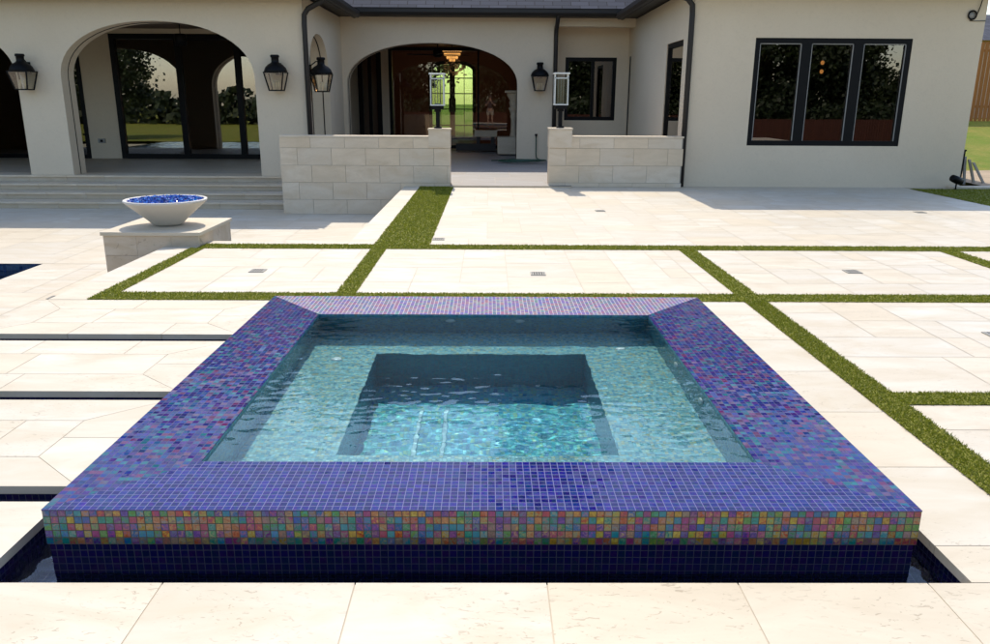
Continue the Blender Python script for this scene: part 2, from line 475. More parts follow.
# the sheet under the joints, and the edges of the sheet under the basin opening
def under(x0, x1, y0, y1, z=-.002): base.quad((x0,y0,z),(x1,y0,z),(x1,y1,z),(x0,y1,z))
under(-9, 10, TY0-4, TY0-.01)
# border column right of the spa
ys = [TY0, 2.41, 3.02, 3.63, 4.24, 4.85, 5.46, 5.845]
for a, b in zip(ys, ys[1:]): slab(near, TX1, 1.965, a, b)
under(TX1+.01, 10, TY0-.01, 5.85)
# behind the spa
xs = [TX0, -1.0, -.4, .2, .8, TX1]
for a, b in zip(xs, xs[1:]): slab(near, a, b, TY1, 5.845)
under(TX0, TX1+.02, TY1+.01, 5.85)

# random ashlar fill on an 8 inch grid
def ashlar(x0, x1, y0, y1, z=0.0, mb=None, g=.2032, sizes=((4,3),(3,2),(2,2),(3,3),(2,3),(4,2)), seed=1):
    mb = mb or field
    rnd = random.Random(seed)
    nx = max(1, math.ceil((x1-x0)/g - .02)); ny = max(1, math.ceil((y1-y0)/g - .02))
    used = [[False]*ny for _ in range(nx)]
    for j in range(ny):
        for i in range(nx):
            if used[i][j]: continue
            s = list(sizes); rnd.shuffle(s); s += [(2,1),(1,2),(1,1)]
            for a, b in s:
                if i+a > nx: a = nx-i
                if j+b > ny: b = ny-j
                if all(not used[p][q] for p in range(i, i+a) for q in range(j, j+b)):
                    for p in range(i, i+a):
                        for q in range(j, j+b): used[p][q] = True
                    flat(mb, x0+i*g, min(x1, x0+(i+a)*g), y0+j*g, min(y1, y0+(j+b)*g), z)
                    break
DX0 = -3.36
S1a, S1b = 5.85, 6.085        # first cross strip of turf
S2a, S2b = 8.01, 8.26         # second
XR0, XR1 = 1.97, 2.135        # right strip
XF0, XF1 = 4.67, 4.86         # far right strip
XL0, XL1 = -3.06, -2.92       # left strip
XN0, XN1 = -1.205, -1.055     # narrow strip
ashlar(XR1, 12, TY0, 3.72, seed=3); ashlar(XR1, 12, 3.90, S1a, seed=4)
ashlar(XL1, XN0, S1b, S2a, seed=5); ashlar(XN1, XR0, S1b, S2a, seed=6); ashlar(XR1, XF0, S1b, S2a, seed=8); ashlar(XF1, 13, S1b, S2a, seed=9)
under(DX0, 13, S1a-.02, S2b+.0)
# field up to the house, with the turf wedge cut out at the right
WX = 7.5
ashlar(-.625, WX, S2b, 14.36, seed=11)
ashlar(WX, 14, S2b, 11.75, seed=12)
ashlar(-1.5, -1.21, S2b, 13.99, seed=13, sizes=((2,3),(2,4),(2,5)))
under(-1.5, 14, S2b-.02, 14.36)
ashlar(DX0+.36, -1.5, S2b, 8.46, seed=14, sizes=((3,1),(4,1)))
under(DX0+.36, -1.5, S2b-.02, 8.46)
y = 5.85
while y < 8.0:
    flat(field, DX0, XL0, y, min(y+.61, 8.03)); y += .61
# stone slabs crossing the channels left of the spa: coping with mitred corners round a middle row
def bridge(y0, y1, seed):
    rnd = random.Random(seed)
    x1 = TX0; x0 = DX0; mb = MB()
    a = .27; xi = x1-.30; xo = x0+.24
    def rowp(p0, p1, xa, xb, xc, xd, off):
        # bottom edge from xa..xb at p0, top edge xc..xd at p1, split every .61
        cuts = []
        q = max(xa, xc) + off
        while q < min(xb, xd) - .2: cuts.append(q); q += .61
        L0, L1 = xa, xc
        for q in cuts + [None]:
            r0, r1 = (q, q) if q is not None else (xb, xd)
            mb.prism([(L0+J,p0+J),(r0-J,p0+J),(r1-J,p1-J),(L1+J,p1-J)], -.034, 0)
            L0, L1 = r0, r1
    rowp(y0, y0+a, x0, x1, xo, xi, .35+rnd.random()*.2)
    rowp(y0+a, y1-a, xo, xi, xo, xi, .15+rnd.random()*.3)
    rowp(y1-a, y1, xo, xi, x0, x1, .30+rnd.random()*.3)
    ym = (y0+y1)/2
    mb.prism([(xi+J,y0+a),(x1-J,y0+2*J),(x1-J,ym-J),(xi+J,ym-J)], -.034, 0)
    mb.prism([(xi+J,ym+J),(x1-J,ym+J),(x1-J,y1-2*J),(xi+J,y1-a)], -.034, 0)
    mb.prism([(x0+J,y0+2*J),(xo-J,y0+a),(xo-J,y1-a),(x0+J,y1-2*J)], -.034, 0)
    o = mb.build('path', M['paver_near'], kind='structure')
    base.box(x0+.01, x1-.01, y0+.01, y1-.01, -.033, -.002)
    return o
CH = [(4.79, 4.935), (3.77, 3.89), (2.715, 2.835)]
bridge(4.935, 5.845, 1); bridge(3.89, 4.79, 2); bridge(2.835, 3.77, 3)
bridge(TY0-.9, 2.715, 4) if False else None
for k in range(3): slab(near, DX0+.58*k, DX0+.58*(k+1) if k < 2 else TX0, TY0, 2.715)
under(DX0, TX0-.01, TY0, 2.70)
near.build('patio_border_paving', M['paver_near'], kind='structure')
field.build('patio_paving', M['paver'], kind='structure')
base.build('patio_bed', M['joint'], kind='structure')

# walls and floor of the catch basin and the channels, all navy mosaic
b = MB()
ZB = -.32
for r_ in ((DX0,SX0+.03,TY0-.02,TY1+.02), (SX1-.03,TX1+.02,TY0-.02,TY1+.02), (SX0+.03,SX1-.03,TY0-.02,SY0+.03), (SX0+.03,SX1-.03,SY1-.03,TY1+.02)):
    b.quad((r_[0],r_[2],ZB),(r_[1],r_[2],ZB),(r_[1],r_[3],ZB),(r_[0],r_[3],ZB))
def wallx(x, y0, y1, s, z1=-.0345): b.box(x if s > 0 else x-.012, x+.012 if s > 0 else x, y0, y1, ZB, z1)
def wally(y, x0, x1, s, z1=-.0345): b.box(x0, x1, y if s > 0 else y-.012, y+.012 if s > 0 else y, ZB, z1)
wally(TY0-.006, DX0, TX1, -1); wallx(TX1+.006, TY0, TY1, 1); wally(TY1+.006, TX0, TX1, 1)
edges = [TY0-.006] + [q for c in reversed(CH) for q in c] + [TY1]
wallx(TX0-.006, TY0, 2.709, -1)
for (c0, c1) in CH:
    wally(c0-.006, DX0, TX0-.02, -1); wally(c1+.006, DX0, TX0-.02, 1)
for y0, y1 in ((2.841, 3.764), (3.896, 4.784), (4.941, TY1)): wallx(TX0-.006, y0, y1, -1)
b.box(DX0-.03, DX0-.002, TY0, TY1, -.6, -.03)
b.build('catch_basin_tiling', M['tile_navy'], kind='structure')
# water in the catch basin
def ripple_sheet(x0, x1, y0, y1, z, step, amp, scale, seed, fine=None):
    nx = max(2, int((x1-x0)/step)); ny = max(2, int((y1-y0)/step))
    v = []; f = []
    for j in range(ny+1):
        for i in range(nx+1):
            x = x0+(x1-x0)*i/nx; y = y0+(y1-y0)*j/ny
            h = 0
            for s_, a_ in ((scale, .55), (scale*2.3, .22 if fine is None else fine), (scale*4.7, .07)):
                h += a_*noise.noise(Vector((x*s_*.85+seed, y*s_*1.35, seed*1.7+s_)))
            v.append((x, y, z + amp*h))
    for j in range(ny):
        for i in range(nx):
            q = j*(nx+1)+i; f.append((q, q+1, q+nx+2, q+nx+1))
    return v, f
tw = MB()
for rc in ((TX0,TX1,TY0,SY0+.02), (SX1-.03,TX1,SY0+.02,TY1), (TX0,SX0+.03,SY0+.02,TY1), (SX0,SX1,SY1-.02,TY1)):
    tw.add(*ripple_sheet(*rc, -.075, .02, .010, 9, 3.0), smooth=True)
for c0, c1 in CH: tw.add(*ripple_sheet(DX0, TX0, c0, c1, -.075, .03, .010, 9, 3.0), smooth=True)
tw.build('channel_water', M['water_dark'], kind='structure')

# ------------------------------------------------------------------ spa
spa = empty('spa', (0,0,0), label='raised square spa clad in blue and violet iridescent glass mosaic, full of rippled water', cat='hot tub')
IX0, IX1, IY0, IY1 = -1.075, 1.0165, 2.71, 4.83
ZW = RIM-.012
def cap(poly, m, name='rim_coping'):
    c = MB(); c.prism(poly, RIM-.004, RIM, .5); return c.build(name, m, spa)
e = .0004
cap([(SX0+e,SY0),(SX1-e,SY0),(IX1-e,IY0),(IX0+e,IY0)], M['tile_front'])
cap([(SX1,SY0+e),(SX1,SY1-e),(IX1,IY1-e),(IX1,IY0+e)], M['tile_side'])
cap([(SX1-e,SY1),(SX0+e,SY1),(IX0+e,IY1),(IX1-e,IY1)], M['tile_rear'])
cap([(SX0,SY1-e),(SX0,SY0+e),(IX0,IY0+e),(IX0,IY1-e)], M['tile_side'])
ZF = RIM-.1283     # lower edge of the bright band
def ring(name, x0, x1, y0, y1, t, z0, z1, m):
    q = MB()
    q.box(x0, x1, y0, y0+t, z0, z1); q.box(x0, x1, y1-t, y1, z0, z1)
    q.box(x0, x0+t, y0+t, y1-t, z0, z1); q.box(x1-t, x1, y0+t, y1-t, z0, z1)
    return q.build(name, m, spa)
T = TILE
ring('mosaic_band', SX0+.001, SX1-.001, SY0+.001, SY1-.001, .05, RIM-T*4, RIM-.0041, M['tile_face'])
ring('dark_band', SX0+.001, SX1-.001, SY0+.001, SY1-.001, .05, RIM-T*5, RIM-T*4, M['tile_face_dark'])
ring('outer_wall', SX0+.007, SX1-.007, SY0+.007, SY1-.007, .05, ZB, RIM-T*5, M['tile_navy'])
BD = .36; WD = .87
BZ = ZW-BD; WZ = ZW-WD
BX0, BX1, BY0, BY1 = -.655, .570, 3.12, 4.42
q = MB()   # inner wall above the bench
q.box(IX0-.02, IX0, IY0, IY1, BZ, RIM-.0042); q.box(IX1, IX1+.02, IY0, IY1, BZ, RIM-.0042)
q.box(IX0-.02, IX1+.02, IY0-.02, IY0, BZ, RIM-.0042); q.box(IX0-.02, IX1+.02, IY1, IY1+.02, BZ, RIM-.0042)
iw = q.build('inner_wall', M['tile_wall'], spa)
q = MB()
q.box(IX0-.02, IX1+.02, IY0-.02, BY0, BZ-.02, BZ); q.box(IX0-.02, IX1+.02, BY1, IY1+.02, BZ-.02, BZ)
q.box(IX0-.02, BX0, BY0, BY1, BZ-.02, BZ); q.box(BX1, IX1+.02, BY0, BY1, BZ-.02, BZ)
bench = q.build('bench', M['tile_bench'], spa)
q = MB()
q.box(BX0-.02, BX0-.001, BY0, BY1, WZ, BZ-.021); q.box(BX1+.001, BX1+.02, BY0, BY1, WZ, BZ-.021)
q.box(BX0-.02, BX1+.02, BY0-.02, BY0-.001, WZ, BZ-.021); q.box(BX0-.02, BX1+.02, BY1+.001, BY1+.02, WZ, BZ-.021)
ww = q.build('well_wall', M['tile_wellwall'], spa)
q = MB(); q.box(BX0-.02, BX1+.02, BY0-.02, BY1+.02, WZ-.02, WZ)
wf = q.build('well_floor', M['tile_well'], spa)
drains = []
for x in (-.38, -.24):
    q = MB(); q.box(x, x+.022, 3.50, 4.10, WZ, WZ+.012); drains.append(q.build('drain_cover', M['drain'], spa, bevel=.003))
def jet(loc, axis):
    j = MB(); j.lathe([(0,.012),(.016,.012),(.030,.006),(.034,0),(.0,0)], seg=20)
    o = j.build('water_jet', M['jet'], spa)
    o.location = loc
    o.rotation_euler = {'-x': (0, -math.pi/2, 0), '-y': (math.pi/2, 0, 0), 'z': (0,0,0)}[axis]
    return o
jets = [jet((IX1, 4.02, .02), '-x'), jet((IX1, 3.50, .02), '-x'), jet((-.24, IY1, .05), '-y'), jet((.2, IY1, .05), '-y'),
        jet((IX0+.2, BY1-.1, BZ), 'z'), jet((IX1-.22, BY1+.1, BZ), 'z')]
q = MB(); q.add(*ripple_sheet(IX0, IX1, IY0, IY1, ZW, .0075, .0014, 8.5, 1.0, .42), smooth=True)
sw = q.build('water', M['water'], kind='structure')
for o in [iw, bench, ww, wf] + drains + jets: o.cycles.is_caustics_receiver = True
sw.cycles.is_caustics_caster = True
sd.cycles.is_caustics_light = True

# ------------------------------------------------------------------ turf strips (one object, nobody could count the blades)
tb = MB(); bl = MB()
def turf(x0, x1, y0, y1, dens, wd=.0035, hh=.014, inside=None):
    n = int((x1-x0)*(y1-y0)*dens)
    for _ in range(n):
        x = random.uniform(x0-.006, x1+.006); y = random.uniform(y0-.006, y1+.006)
        if inside and not inside(x, y): continue
        a = random.uniform(0, 2*math.pi); l = random.uniform(.1, .9); h = hh*random.uniform(.6, 1.25)
        dx, dy = math.cos(a)*wd, math.sin(a)*wd
        tx = random.gauss(0, .45)*h; ty = random.gauss(0, .45)*h
        bl.add([(x-dx,y-dy,.003),(x+dx,y+dy,.003),(x+tx,y+ty,h)], [(0,1,2)], False, min(.999, max(0, random.gauss(.5,.25))))
def tbase(x0, x1, y0, y1, z=.003): tb.quad((x0,y0,z),(x1,y0,z),(x1,y1,z),(x0,y1,z))
for (x0,x1,y0,y1,d,wd) in ((XR0,XR1,TY0-2,5.84,30000,.0028),(2.136,5.2,3.725,3.895,26000,.003),
        (XL0,13,S1a,S1b,15000,.004),(DX0+.37,14,S2a,S2b,9000,.006),(XL0,XL1,S1b,S2a,14000,.004),(XN0,XN1,S1b,S2a,14000,.004),
        (XR0,XR1,S1b,S2a,14000,.004),(XF0,XF1,S1b,S2a,10000,.005),(-1.21,-.625,S2b,14.1,6500,.007)):
    turf(x0, x1, y0, y1, d, wd); tbase(x0, x1, y0, y1)
tri = lambda x, y: y > 11.75 and y < 14.62 and x > 7.5 and (x-7.5) > -.0 and y < 14.30 - .36*(x-7.5)*0 and x > 7.5
turf(7.5, 11, 11.76, 14.1, 2600, .009); tbase(7.5, 11, 11.76, 14.1)
bl.v and bl.build('artificial_turf', M['turf'], kind='stuff', cat='grass', label='olive green artificial turf set in strips between the pale pavers')
tb.build('turf_base', M['turf_base'], kind='structure')

# ------------------------------------------------------------------ lower terrace, pool
lt = MB(); ZL = -.5
PX, PY = -5.52, 9.63
ashlar(PX, DX0+.0, 2, PY, ZL, lt, g=.305, sizes=((3,2),(2,2),(4,2),(3,3)), seed=21)
ashlar(-17, -1.4, PY, 14.75, ZL, lt, g=.305, sizes=((3,2),(2,2),(4,2),(3,3)), seed=22)
lt.build('lower_terrace', M['paver'], kind='structure')
lb = MB()
for r in ((PX, DX0, 1, PY), (-17, -1.4, PY, 16.2)): lb.quad((r[0],r[2],ZL-.006),(r[1],r[2],ZL-.006),(r[1],r[3],ZL-.006),(r[0],r[3],ZL-.006))
lb.build('terrace_bed', M['joint'], kind='structure')
rw = MB()      # risers between the two levels
rw.box(DX0, DX0+.02, 1.0, TY0-.03, ZL, -.03); rw.box(DX0+.0, DX0+.02, TY1, 8.02, ZL, -.010)
rw.box(DX0+.0, DX0+.37, 8.02, 8.04, ZL, -.010); rw.box(DX0+.37, DX0+.39, 8.04, 8.46, ZL, -.010)
rw.box(DX0+.37, -1.5, 8.44, 8.455, ZL, -.010); rw.box(-1.5, -1.48, 8.46, 13.99, ZL, -.010)
rw.build('terrace_riser', M['paver_side'], kind='structure')
pl = MB()
pl.box(-16, PX-.0, 1, PY, -1.9, -1.88); pl.box(-16, PX, PY, PY+.02, -1.9, ZL-.007); pl.box(PX, PX+.02, 1, PY, -1.9, ZL-.007)
pl.build('pool', M['pool_tile'], kind='structure')
pw = MB(); pw.add(*ripple_sheet(-16, PX, 1, PY, ZL-.09, .08, .02, 3, 5.0), smooth=True)
pw.build('pool_water', M['water_dark'], kind='structure')

# ------------------------------------------------------------------ steps up to the loggia
st = MB(); tr_ = MB()
for k in range(4):
    y = 14.74 + .4*k; z = ZL + .125*(k+1)
    y2 = 16.6 if k == 3 else y + .41
    st.box(-17, -3.56, y, y2, ZL, z-.036, .3)
    x = -17 + (k % 2)*.35
    while x < -3.6:
        x2 = min(x+.75, -3.56); tr_.box(x+.003, x2-.003, y-.034, y2-.036, z-.0355, z)
        st.box(x+.003, x2-.003, y-.006, y-.001, z-.124, z-.037)
        x += .75
st.build('step_risers', M['step'], kind='structure')
tr_.build('step_treads', M['block'], kind='structure')

# ------------------------------------------------------------------ house
house = empty('house', (0, 20, 0), label='single storey cream stucco house with arched loggias, black framed glazing and slate roof', cat='house')
house.location = (0,0,0)
def part(mb, name, m, parent=house, **k): return mb.build(name, m, parent, **k)
def arch(xc, a, zs, bb, z0, n=28, p=2.15):
    """points of an arch opening from the right foot over the crown to the left foot (in (u, z))"""
    o = [(xc+a, z0)]
    for i in range(n+1):
        th = math.pi*i/n
        c, s = math.cos(th), math.sin(th)
        o.append((xc + a*math.copysign(abs(c)**(2/p), c), zs + bb*abs(s)**(2/p)))
    o.append((xc-a, z0)); return o
def arched_wall(u0, u1, top, arches, axis, w0, w1, z0=0.0):
    poly = [(u0, z0)]
    for A in sorted(arches, key=lambda q: q[0]):
        poly += list(reversed(arch(*A, z0)))
    poly += [(u1, z0), (u1, top), (u0, top)]
    m = MB(); m.extrude(poly, axis, w0, w1, .5); return m
TOP = 3.36
# left wing
wl = arched_wall(-16.5, -3.55, TOP, [(-6.41,1.87,1.85,1.05), (-11.0,1.87,1.85,1.05)], 'y', 16.0, 16.5, -.125)
part(wl, 'wall', M['stucco'])
trk = MB()      # dark screen tracks let into the arch jambs
for xc in (-6.41, -11.0):
    pts = arch(xc, 1.868, 1.85, 1.048, 0.0)
    trk.tube([(px, 16.27, pz) for px, pz in pts], .010, 6)
part(trk, 'screen_track', M['black_metal'])
rl = arched_wall(16.5, 20.0, TOP, [(17.35, .95, 2.0, .78)], 'x', -3.99, -3.55)
part(rl, 'wall', M['stucco'])
trk = MB(); trk.tube([(-3.70, p, z) for p, z in arch(17.35, .948, 2.0, .778, 0.0)], .011, 6); part(trk, 'screen_track', M['black_metal'])
# centre
wc = arched_wall(-3.55, 1.55, TOP+.02, [(-1.38, 2.07, 1.84, .96)], 'y', 20.0, 20.42)
part(wc, 'wall', M['stucco'])
trk = MB(); trk.tube([(p, 20.2, z) for p, z in arch(-1.38, 2.068, 1.84, .958, 0.0)], .011, 6); part(trk, 'screen_track', M['black_metal'])
# recess right of the centre
m_ = MB(); m_.box(1.55, 3.5, 20.0, 20.25, 3.19, TOP+.02); part(m_, 'beam', M['stucco'])
rc = MB()
WXa, WXb, WZa, WZb = 1.92, 3.21, 1.0, 2.53
rc.box(1.55, WXa, 20.8, 21.0, 0, 3.4); rc.box(WXb, 3.52, 20.8, 21.0, 0, 3.4)
rc.box(WXa, WXb, 20.8, 21.0, 0, WZa); rc.box(WXa, WXb, 20.8, 21.0, WZb, 3.4)
rc.box(1.45, 1.55, 20.42, 21.0, 0, 3.4)
part(rc, 'wall', M['stucco'])
m_ = MB(); m_.box(1.55, 3.5, 20.25, 20.8, 3.24, 3.3); part(m_, 'ceiling', M['stucco'])
# right wing, front wall with the window opening
wr = MB()
RX0, RX1, RYF = 3.5, 8.52, 14.35
WX0, WX1, WZ0, WZ1 = 4.60, 7.32, .73, 2.545
wr.box(RX0, WX0, RYF, RYF+.2, 0, TOP); wr.box(WX1, RX1, RYF, RYF+.2, 0, TOP)
wr.box(WX0, WX1, RYF, RYF+.2, 0, WZ0); wr.box(WX0, WX1, RYF, RYF+.2, WZ1, TOP)
wr.box(RX1-.2, RX1, RYF+.2, 31, 0, TOP)
part(wr, 'wall', M['stucco'])
m_ = MB(); m_.box(RX0-.0, RX1+.01, RYF-.012, RYF-.001, 0, .07); part(m_, 'base_trim', M['stucco'])
ret = MB()     # return wall with two tall openings
a0, a1 = 14.98, 16.35; c0, c1 = 20.42, 20.72
ret.box(RX0, RX0+.2, RYF+.2, a0, 0, TOP); ret.box(RX0, RX0+.2, a1, c0, 0, TOP); ret.box(RX0, RX0+.2, c1, 21, 0, TOP)
ret.box(RX0, RX0+.2, a0, a1, 2.56, TOP); ret.box(RX0, RX0+.2, c0, c1, 2.55, TOP); ret.box(RX0, RX0+.2, a0, a1, 0, .12)
part(ret, 'wall', M['stucco'])

def frame_y(u0, u1, z0, z1, y, fw=.09, dep=.10, mull=(), bars=(), mw=.10, name='window', pm='pane', slim=None):
    """framed glazing across Y"""
    f = MB()
    f.box(u0, u1, y, y+dep, z1-fw, z1); f.box(u0, u1, y, y+dep, z0, z0+fw)
    f.box(u0, u0+fw, y, y+dep, z0+fw, z1-fw); f.box(u1-fw, u1, y, y+dep, z0+fw, z1-fw)
    for m in mull: f.box(m-mw/2, m+mw/2, y+.002, y+dep-.002, z0+fw, z1-fw)
    for q in bars: f.box(u0+fw, u1-fw, y+.01, y+dep-.01, q-.015, q+.015)
    fo = part(f, name, M['black_metal'])
    ed = [u0+fw] + [v for m in mull for v in (m-mw/2, m+mw/2)] + [u1-fw]
    for i in range(0, len(ed), 2):
        g = MB(); g.box(ed[i]+.001, ed[i+1]-.001, y+dep*.5, y+dep*.5+.006, z0+fw+.001, z1-fw-.001)
        g.build('pane', M[pm], fo)
        if slim:
            s = MB(); yy = y+.012; a, b_ = ed[i]+.002, ed[i+1]-.002; z_0, z_1 = z0+fw+.002, z1-fw-.002; t_ = .014
            s.box(a, a+t_, yy, yy+.02, z_0, z_1); s.box(b_-t_, b_, yy, yy+.02, z_0, z_1); s.box(a, b_, yy, yy+.02, z_1-t_, z_1)
            s.build('glazing_bead', M['plastic_grey'], fo)
    return fo
def frame_x(v0, v1, z0, z1, x, fw=.07, dep=.08, pm='pane'):
    f = MB()
    f.box(x, x+dep, v0, v1, z1-fw, z1); f.box(x, x+dep, v0, v1, z0, z0+fw)
    f.box(x, x+dep, v0, v0+fw, z0+fw, z1-fw); f.box(x, x+dep, v1-fw, v1, z0+fw, z1-fw)
    fo = part(f, 'window', M['black_metal'])
    g = MB(); g.box(x+.04, x+.046, v0+fw+.001, v1-fw-.001, z0+fw+.001, z1-fw-.001); g.build('pane', M[pm], fo)
frame_y(WX0, WX1, WZ0, WZ1, RYF+.01, fw=.085, mull=(5.50, 6.405), mw=.17, pm='pane_dark', slim=True)
frame_y(WXa, WXb, WZa, WZb, 20.81, fw=.09, mull=(2.62,), mw=.07, pm='pane_dark')
frame_x(a0, a1, .12, 2.56, RX0+.02, .09, pm='pane_dark')
frame_x(c0, c1, .0, 2.55, RX0+.02, .05, pm='pane_dark')
# rooms behind the right-hand windows
def room(x0, x1, y0, y1, z0, z1, m, open_side='y0', t=.04):
    r = MB()
    r.box(x0, x1, y0, y1, z0-t, z0); r.box(x0, x1, y0, y1, z1, z1+t)
    r.box(x0-t, x0, y0, y1, z0-t, z1+t); r.box(x1, x1+t, y0, y1, z0-t, z1+t); r.box(x0-t, x1+t, y1, y1+t, z0-t, z1+t)
    return part(r, 'interior_wall', m)
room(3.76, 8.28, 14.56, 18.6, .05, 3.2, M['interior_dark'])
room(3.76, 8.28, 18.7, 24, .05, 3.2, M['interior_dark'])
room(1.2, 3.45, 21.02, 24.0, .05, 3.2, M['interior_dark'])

# loggia (left wing): back wall, glazing, floor, ceiling
lg = MB()
LYB = 20.5
lg.box(-10.10, -9.32, LYB, LYB+.2, 0, 3.12)
lg.box(-17, -12.6, LYB, LYB+.2, 0, 3.12); lg.box(-6.05+1.0, -3.99, LYB, LYB+.2, 0, 3.12)
lg.box(-12.6, -3.99, LYB, LYB+.2, 3.0, 3.12)
part(lg, 'wall', M['stucco'])
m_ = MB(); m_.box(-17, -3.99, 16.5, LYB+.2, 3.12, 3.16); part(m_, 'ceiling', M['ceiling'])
m_ = MB(); x = -17
fl = MB(); ashlar(-17, -3.56, 16.55, LYB, .004, fl, g=.305, sizes=((3,2),(2,2),(4,2)), seed=31); part(fl, 'floor', M['step'])
frame_y(-9.32, -5.05, .005, 3.0, LYB-.02, fw=.12, dep=.14, mull=(-7.67, -6.22), mw=.14, name='glass_door')
frame_y(-12.6, -10.10, .005, 3.0, LYB-.02, fw=.10, dep=.14, mull=(-11.3,), mw=.12, name='glass_door', pm='pane_dark')
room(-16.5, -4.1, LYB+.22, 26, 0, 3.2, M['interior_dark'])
m_ = MB(); m_.box(-17, -16.6, 16.5, 20.5, 0, 3.2); part(m_, 'wall', M['stucco'])
# centre patio
PYB = 24.5
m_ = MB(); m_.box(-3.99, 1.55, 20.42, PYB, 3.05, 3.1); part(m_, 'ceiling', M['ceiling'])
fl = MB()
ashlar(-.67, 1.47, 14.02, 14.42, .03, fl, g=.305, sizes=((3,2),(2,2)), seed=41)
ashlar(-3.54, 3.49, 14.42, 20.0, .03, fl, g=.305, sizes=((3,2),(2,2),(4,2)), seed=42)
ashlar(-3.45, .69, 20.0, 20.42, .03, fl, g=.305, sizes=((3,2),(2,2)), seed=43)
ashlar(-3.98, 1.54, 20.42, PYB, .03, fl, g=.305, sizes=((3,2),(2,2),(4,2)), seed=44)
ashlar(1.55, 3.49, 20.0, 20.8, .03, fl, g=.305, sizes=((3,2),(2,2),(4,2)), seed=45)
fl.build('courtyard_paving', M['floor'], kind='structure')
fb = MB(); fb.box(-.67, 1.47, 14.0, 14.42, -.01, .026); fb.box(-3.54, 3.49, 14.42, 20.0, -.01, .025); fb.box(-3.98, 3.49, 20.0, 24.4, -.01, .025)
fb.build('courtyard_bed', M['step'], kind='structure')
for bx_ in ((-3.20, -2.98, PYB, PYB+.15), (-3.99, -3.9, 20.42, PYB), (.95, 1.449, PYB, PYB+.15), (1.45, 1.55, 21.0, PYB+.15)):
    m_ = MB(); m_.box(*bx_, 0, 3.05); part(m_, 'wall', M['stucco'])
frame_y(-2.98, .95, .06, 2.98, PYB, fw=.10, dep=.12, mull=(-.32,), mw=.05, name='glass_door', pm='pane_clear')
frame_y(-3.9, -3.20, .06, 2.98, PYB, fw=.14, dep=.12, mull=(-3.55,), mw=.10, name='glass_door', pm='pane_dark')
# great room behind, open through the arched front door
DX_0, DX_1, DYD, DZ = -2.28, -.50, 31.0, 2.92
g = MB()
g.box(-6, 3, PYB+.16, DYD, -.02, .03); g.box(-6.04, -6, PYB+.16, DYD, 0, 3.3); g.box(3, 3.04, PYB+.16, DYD, 0, 3.3)
g.box(-6, 3, PYB+.16, DYD, 3.3, 3.34)
part(g, 'interior_wall', M['interior'])
g = arched_wall(-6, 3, 3.3, [((DX_0+DX_1)/2, (DX_1-DX_0)/2, 2.55, DZ-2.55)], 'y', DYD, DYD+.25)
part(g, 'interior_wall', M['interior'])
xc = (DX_0+DX_1)/2; hw = (DX_1-DX_0)/2
fd = MB()
fd.tube([(p, DYD+.1, z) for p, z in arch(xc, hw-.04, 2.53, DZ-2.57, .03)], .085, square=True)
fd.box(xc-.10, xc+.10, DYD+.05, DYD+.15, .03, 2.88)
for z in (.55, 1.15, 1.72, 2.28): fd.box(DX_0+.05, DX_1-.05, DYD+.08, DYD+.12, z-.018, z+.018)
for x in (xc-.45, xc+.45): fd.box(x-.012, x+.012, DYD+.085, DYD+.115, .03, 2.80)
fd.box(DX_0, DX_1, DYD+.04, DYD+.16, .03, .13)
fdo = part(fd, 'front_door', M['black_metal'])
h = MB(); h.box(xc-.13, xc+.13, DYD-.02, DYD+.045, 1.05, 1.55); h.build('door_handle', M['black_metal'], fdo)
pn = MB(); pn.extrude(arch(xc, hw-.06, 2.52, DZ-2.6, .03), 'y', DYD+.099, DYD+.104); pn.build('pane', M['frosted'], fdo)

# roofs ------------------------------------------------------------
def roof(vs, fs, name='roof'):
    m = MB()
    for f in fs: m.add([vs[i] for i in f], [tuple(range(len(f)))], False, .5)
    return part(m, name, M['slate'])
EY, EZ = 19.42, 3.53
roof([(-6.0,EY,EZ),(6.0,EY,EZ),(6.0,26.6,9.6),(-6.0,26.6,9.6),(6.0,33.6,3.5),(-6.0,33.6,3.5)], [(0,1,2,3),(3,2,4,5)])  # ridge raised so the roof darkens the sky mirrored in the spa
def hip(x0, x1, y0, y1, z, h):
    d = (x1-x0)/2; xm = (x0+x1)/2
    roof([(x0,y0,z),(x1,y0,z),(x1,y1,z),(x0,y1,z),(xm,y0+d,z+h),(xm,y1-d,z+h)], [(0,1,4),(1,2,5,4),(2,3,5),(3,0,4,5)])
    m = MB(); m.quad((x0,y0,z-.03),(x0,y1,z-.03),(x1,y1,z-.03),(x1,y0,z-.03)); part(m, 'soffit', M['bronze'])
hip(3.02, 9.0, 13.86, 31.6, 3.42, 2.3)
hip(-17.2, -3.06, 15.42, 31.6, 3.42, 4.6)
m_ = MB(); m_.box(-3.05, 3.05, 19.45, 20.0, 3.375, 3.40); part(m_, 'soffit', M['bronze'])
# gutters
def gutter_prof(): return [(0,0),(.075,0),(.125,.05),(.13,.125),(.115,.125),(.10,.06),(.015,.03),(0,.125)]
gt = MB()
gt.extrude([(19.46-a, 3.375+b_) for a, b_ in gutter_prof()], 'x', -3.05, 3.05)
gt.box(-3.05, 3.05, 19.46, 19.49, 3.36, 3.54)
part(gt, 'gutter', M['bronze'])
gt = MB()
gt.extrude([(3.06-a, 3.30+b_) for a, b_ in gutter_prof()], 'y', 13.8, 19.45); gt.box(3.06, 3.10, 13.85, 19.47, 3.29, 3.44)
gt.extrude([(13.9-a, 3.30+b_) for a, b_ in gutter_prof()], 'x', 3.0, 9.05); gt.box(3.06, 9.0, 13.9, 13.94, 3.29, 3.44)
part(gt, 'gutter', M['bronze'])
gt = MB()
gt.extrude([(-3.10+a, 3.30+b_) for a, b_ in gutter_prof()], 'y', 15.4, 19.45); gt.box(-3.14, -3.10, 15.4, 19.47, 3.29, 3.44)
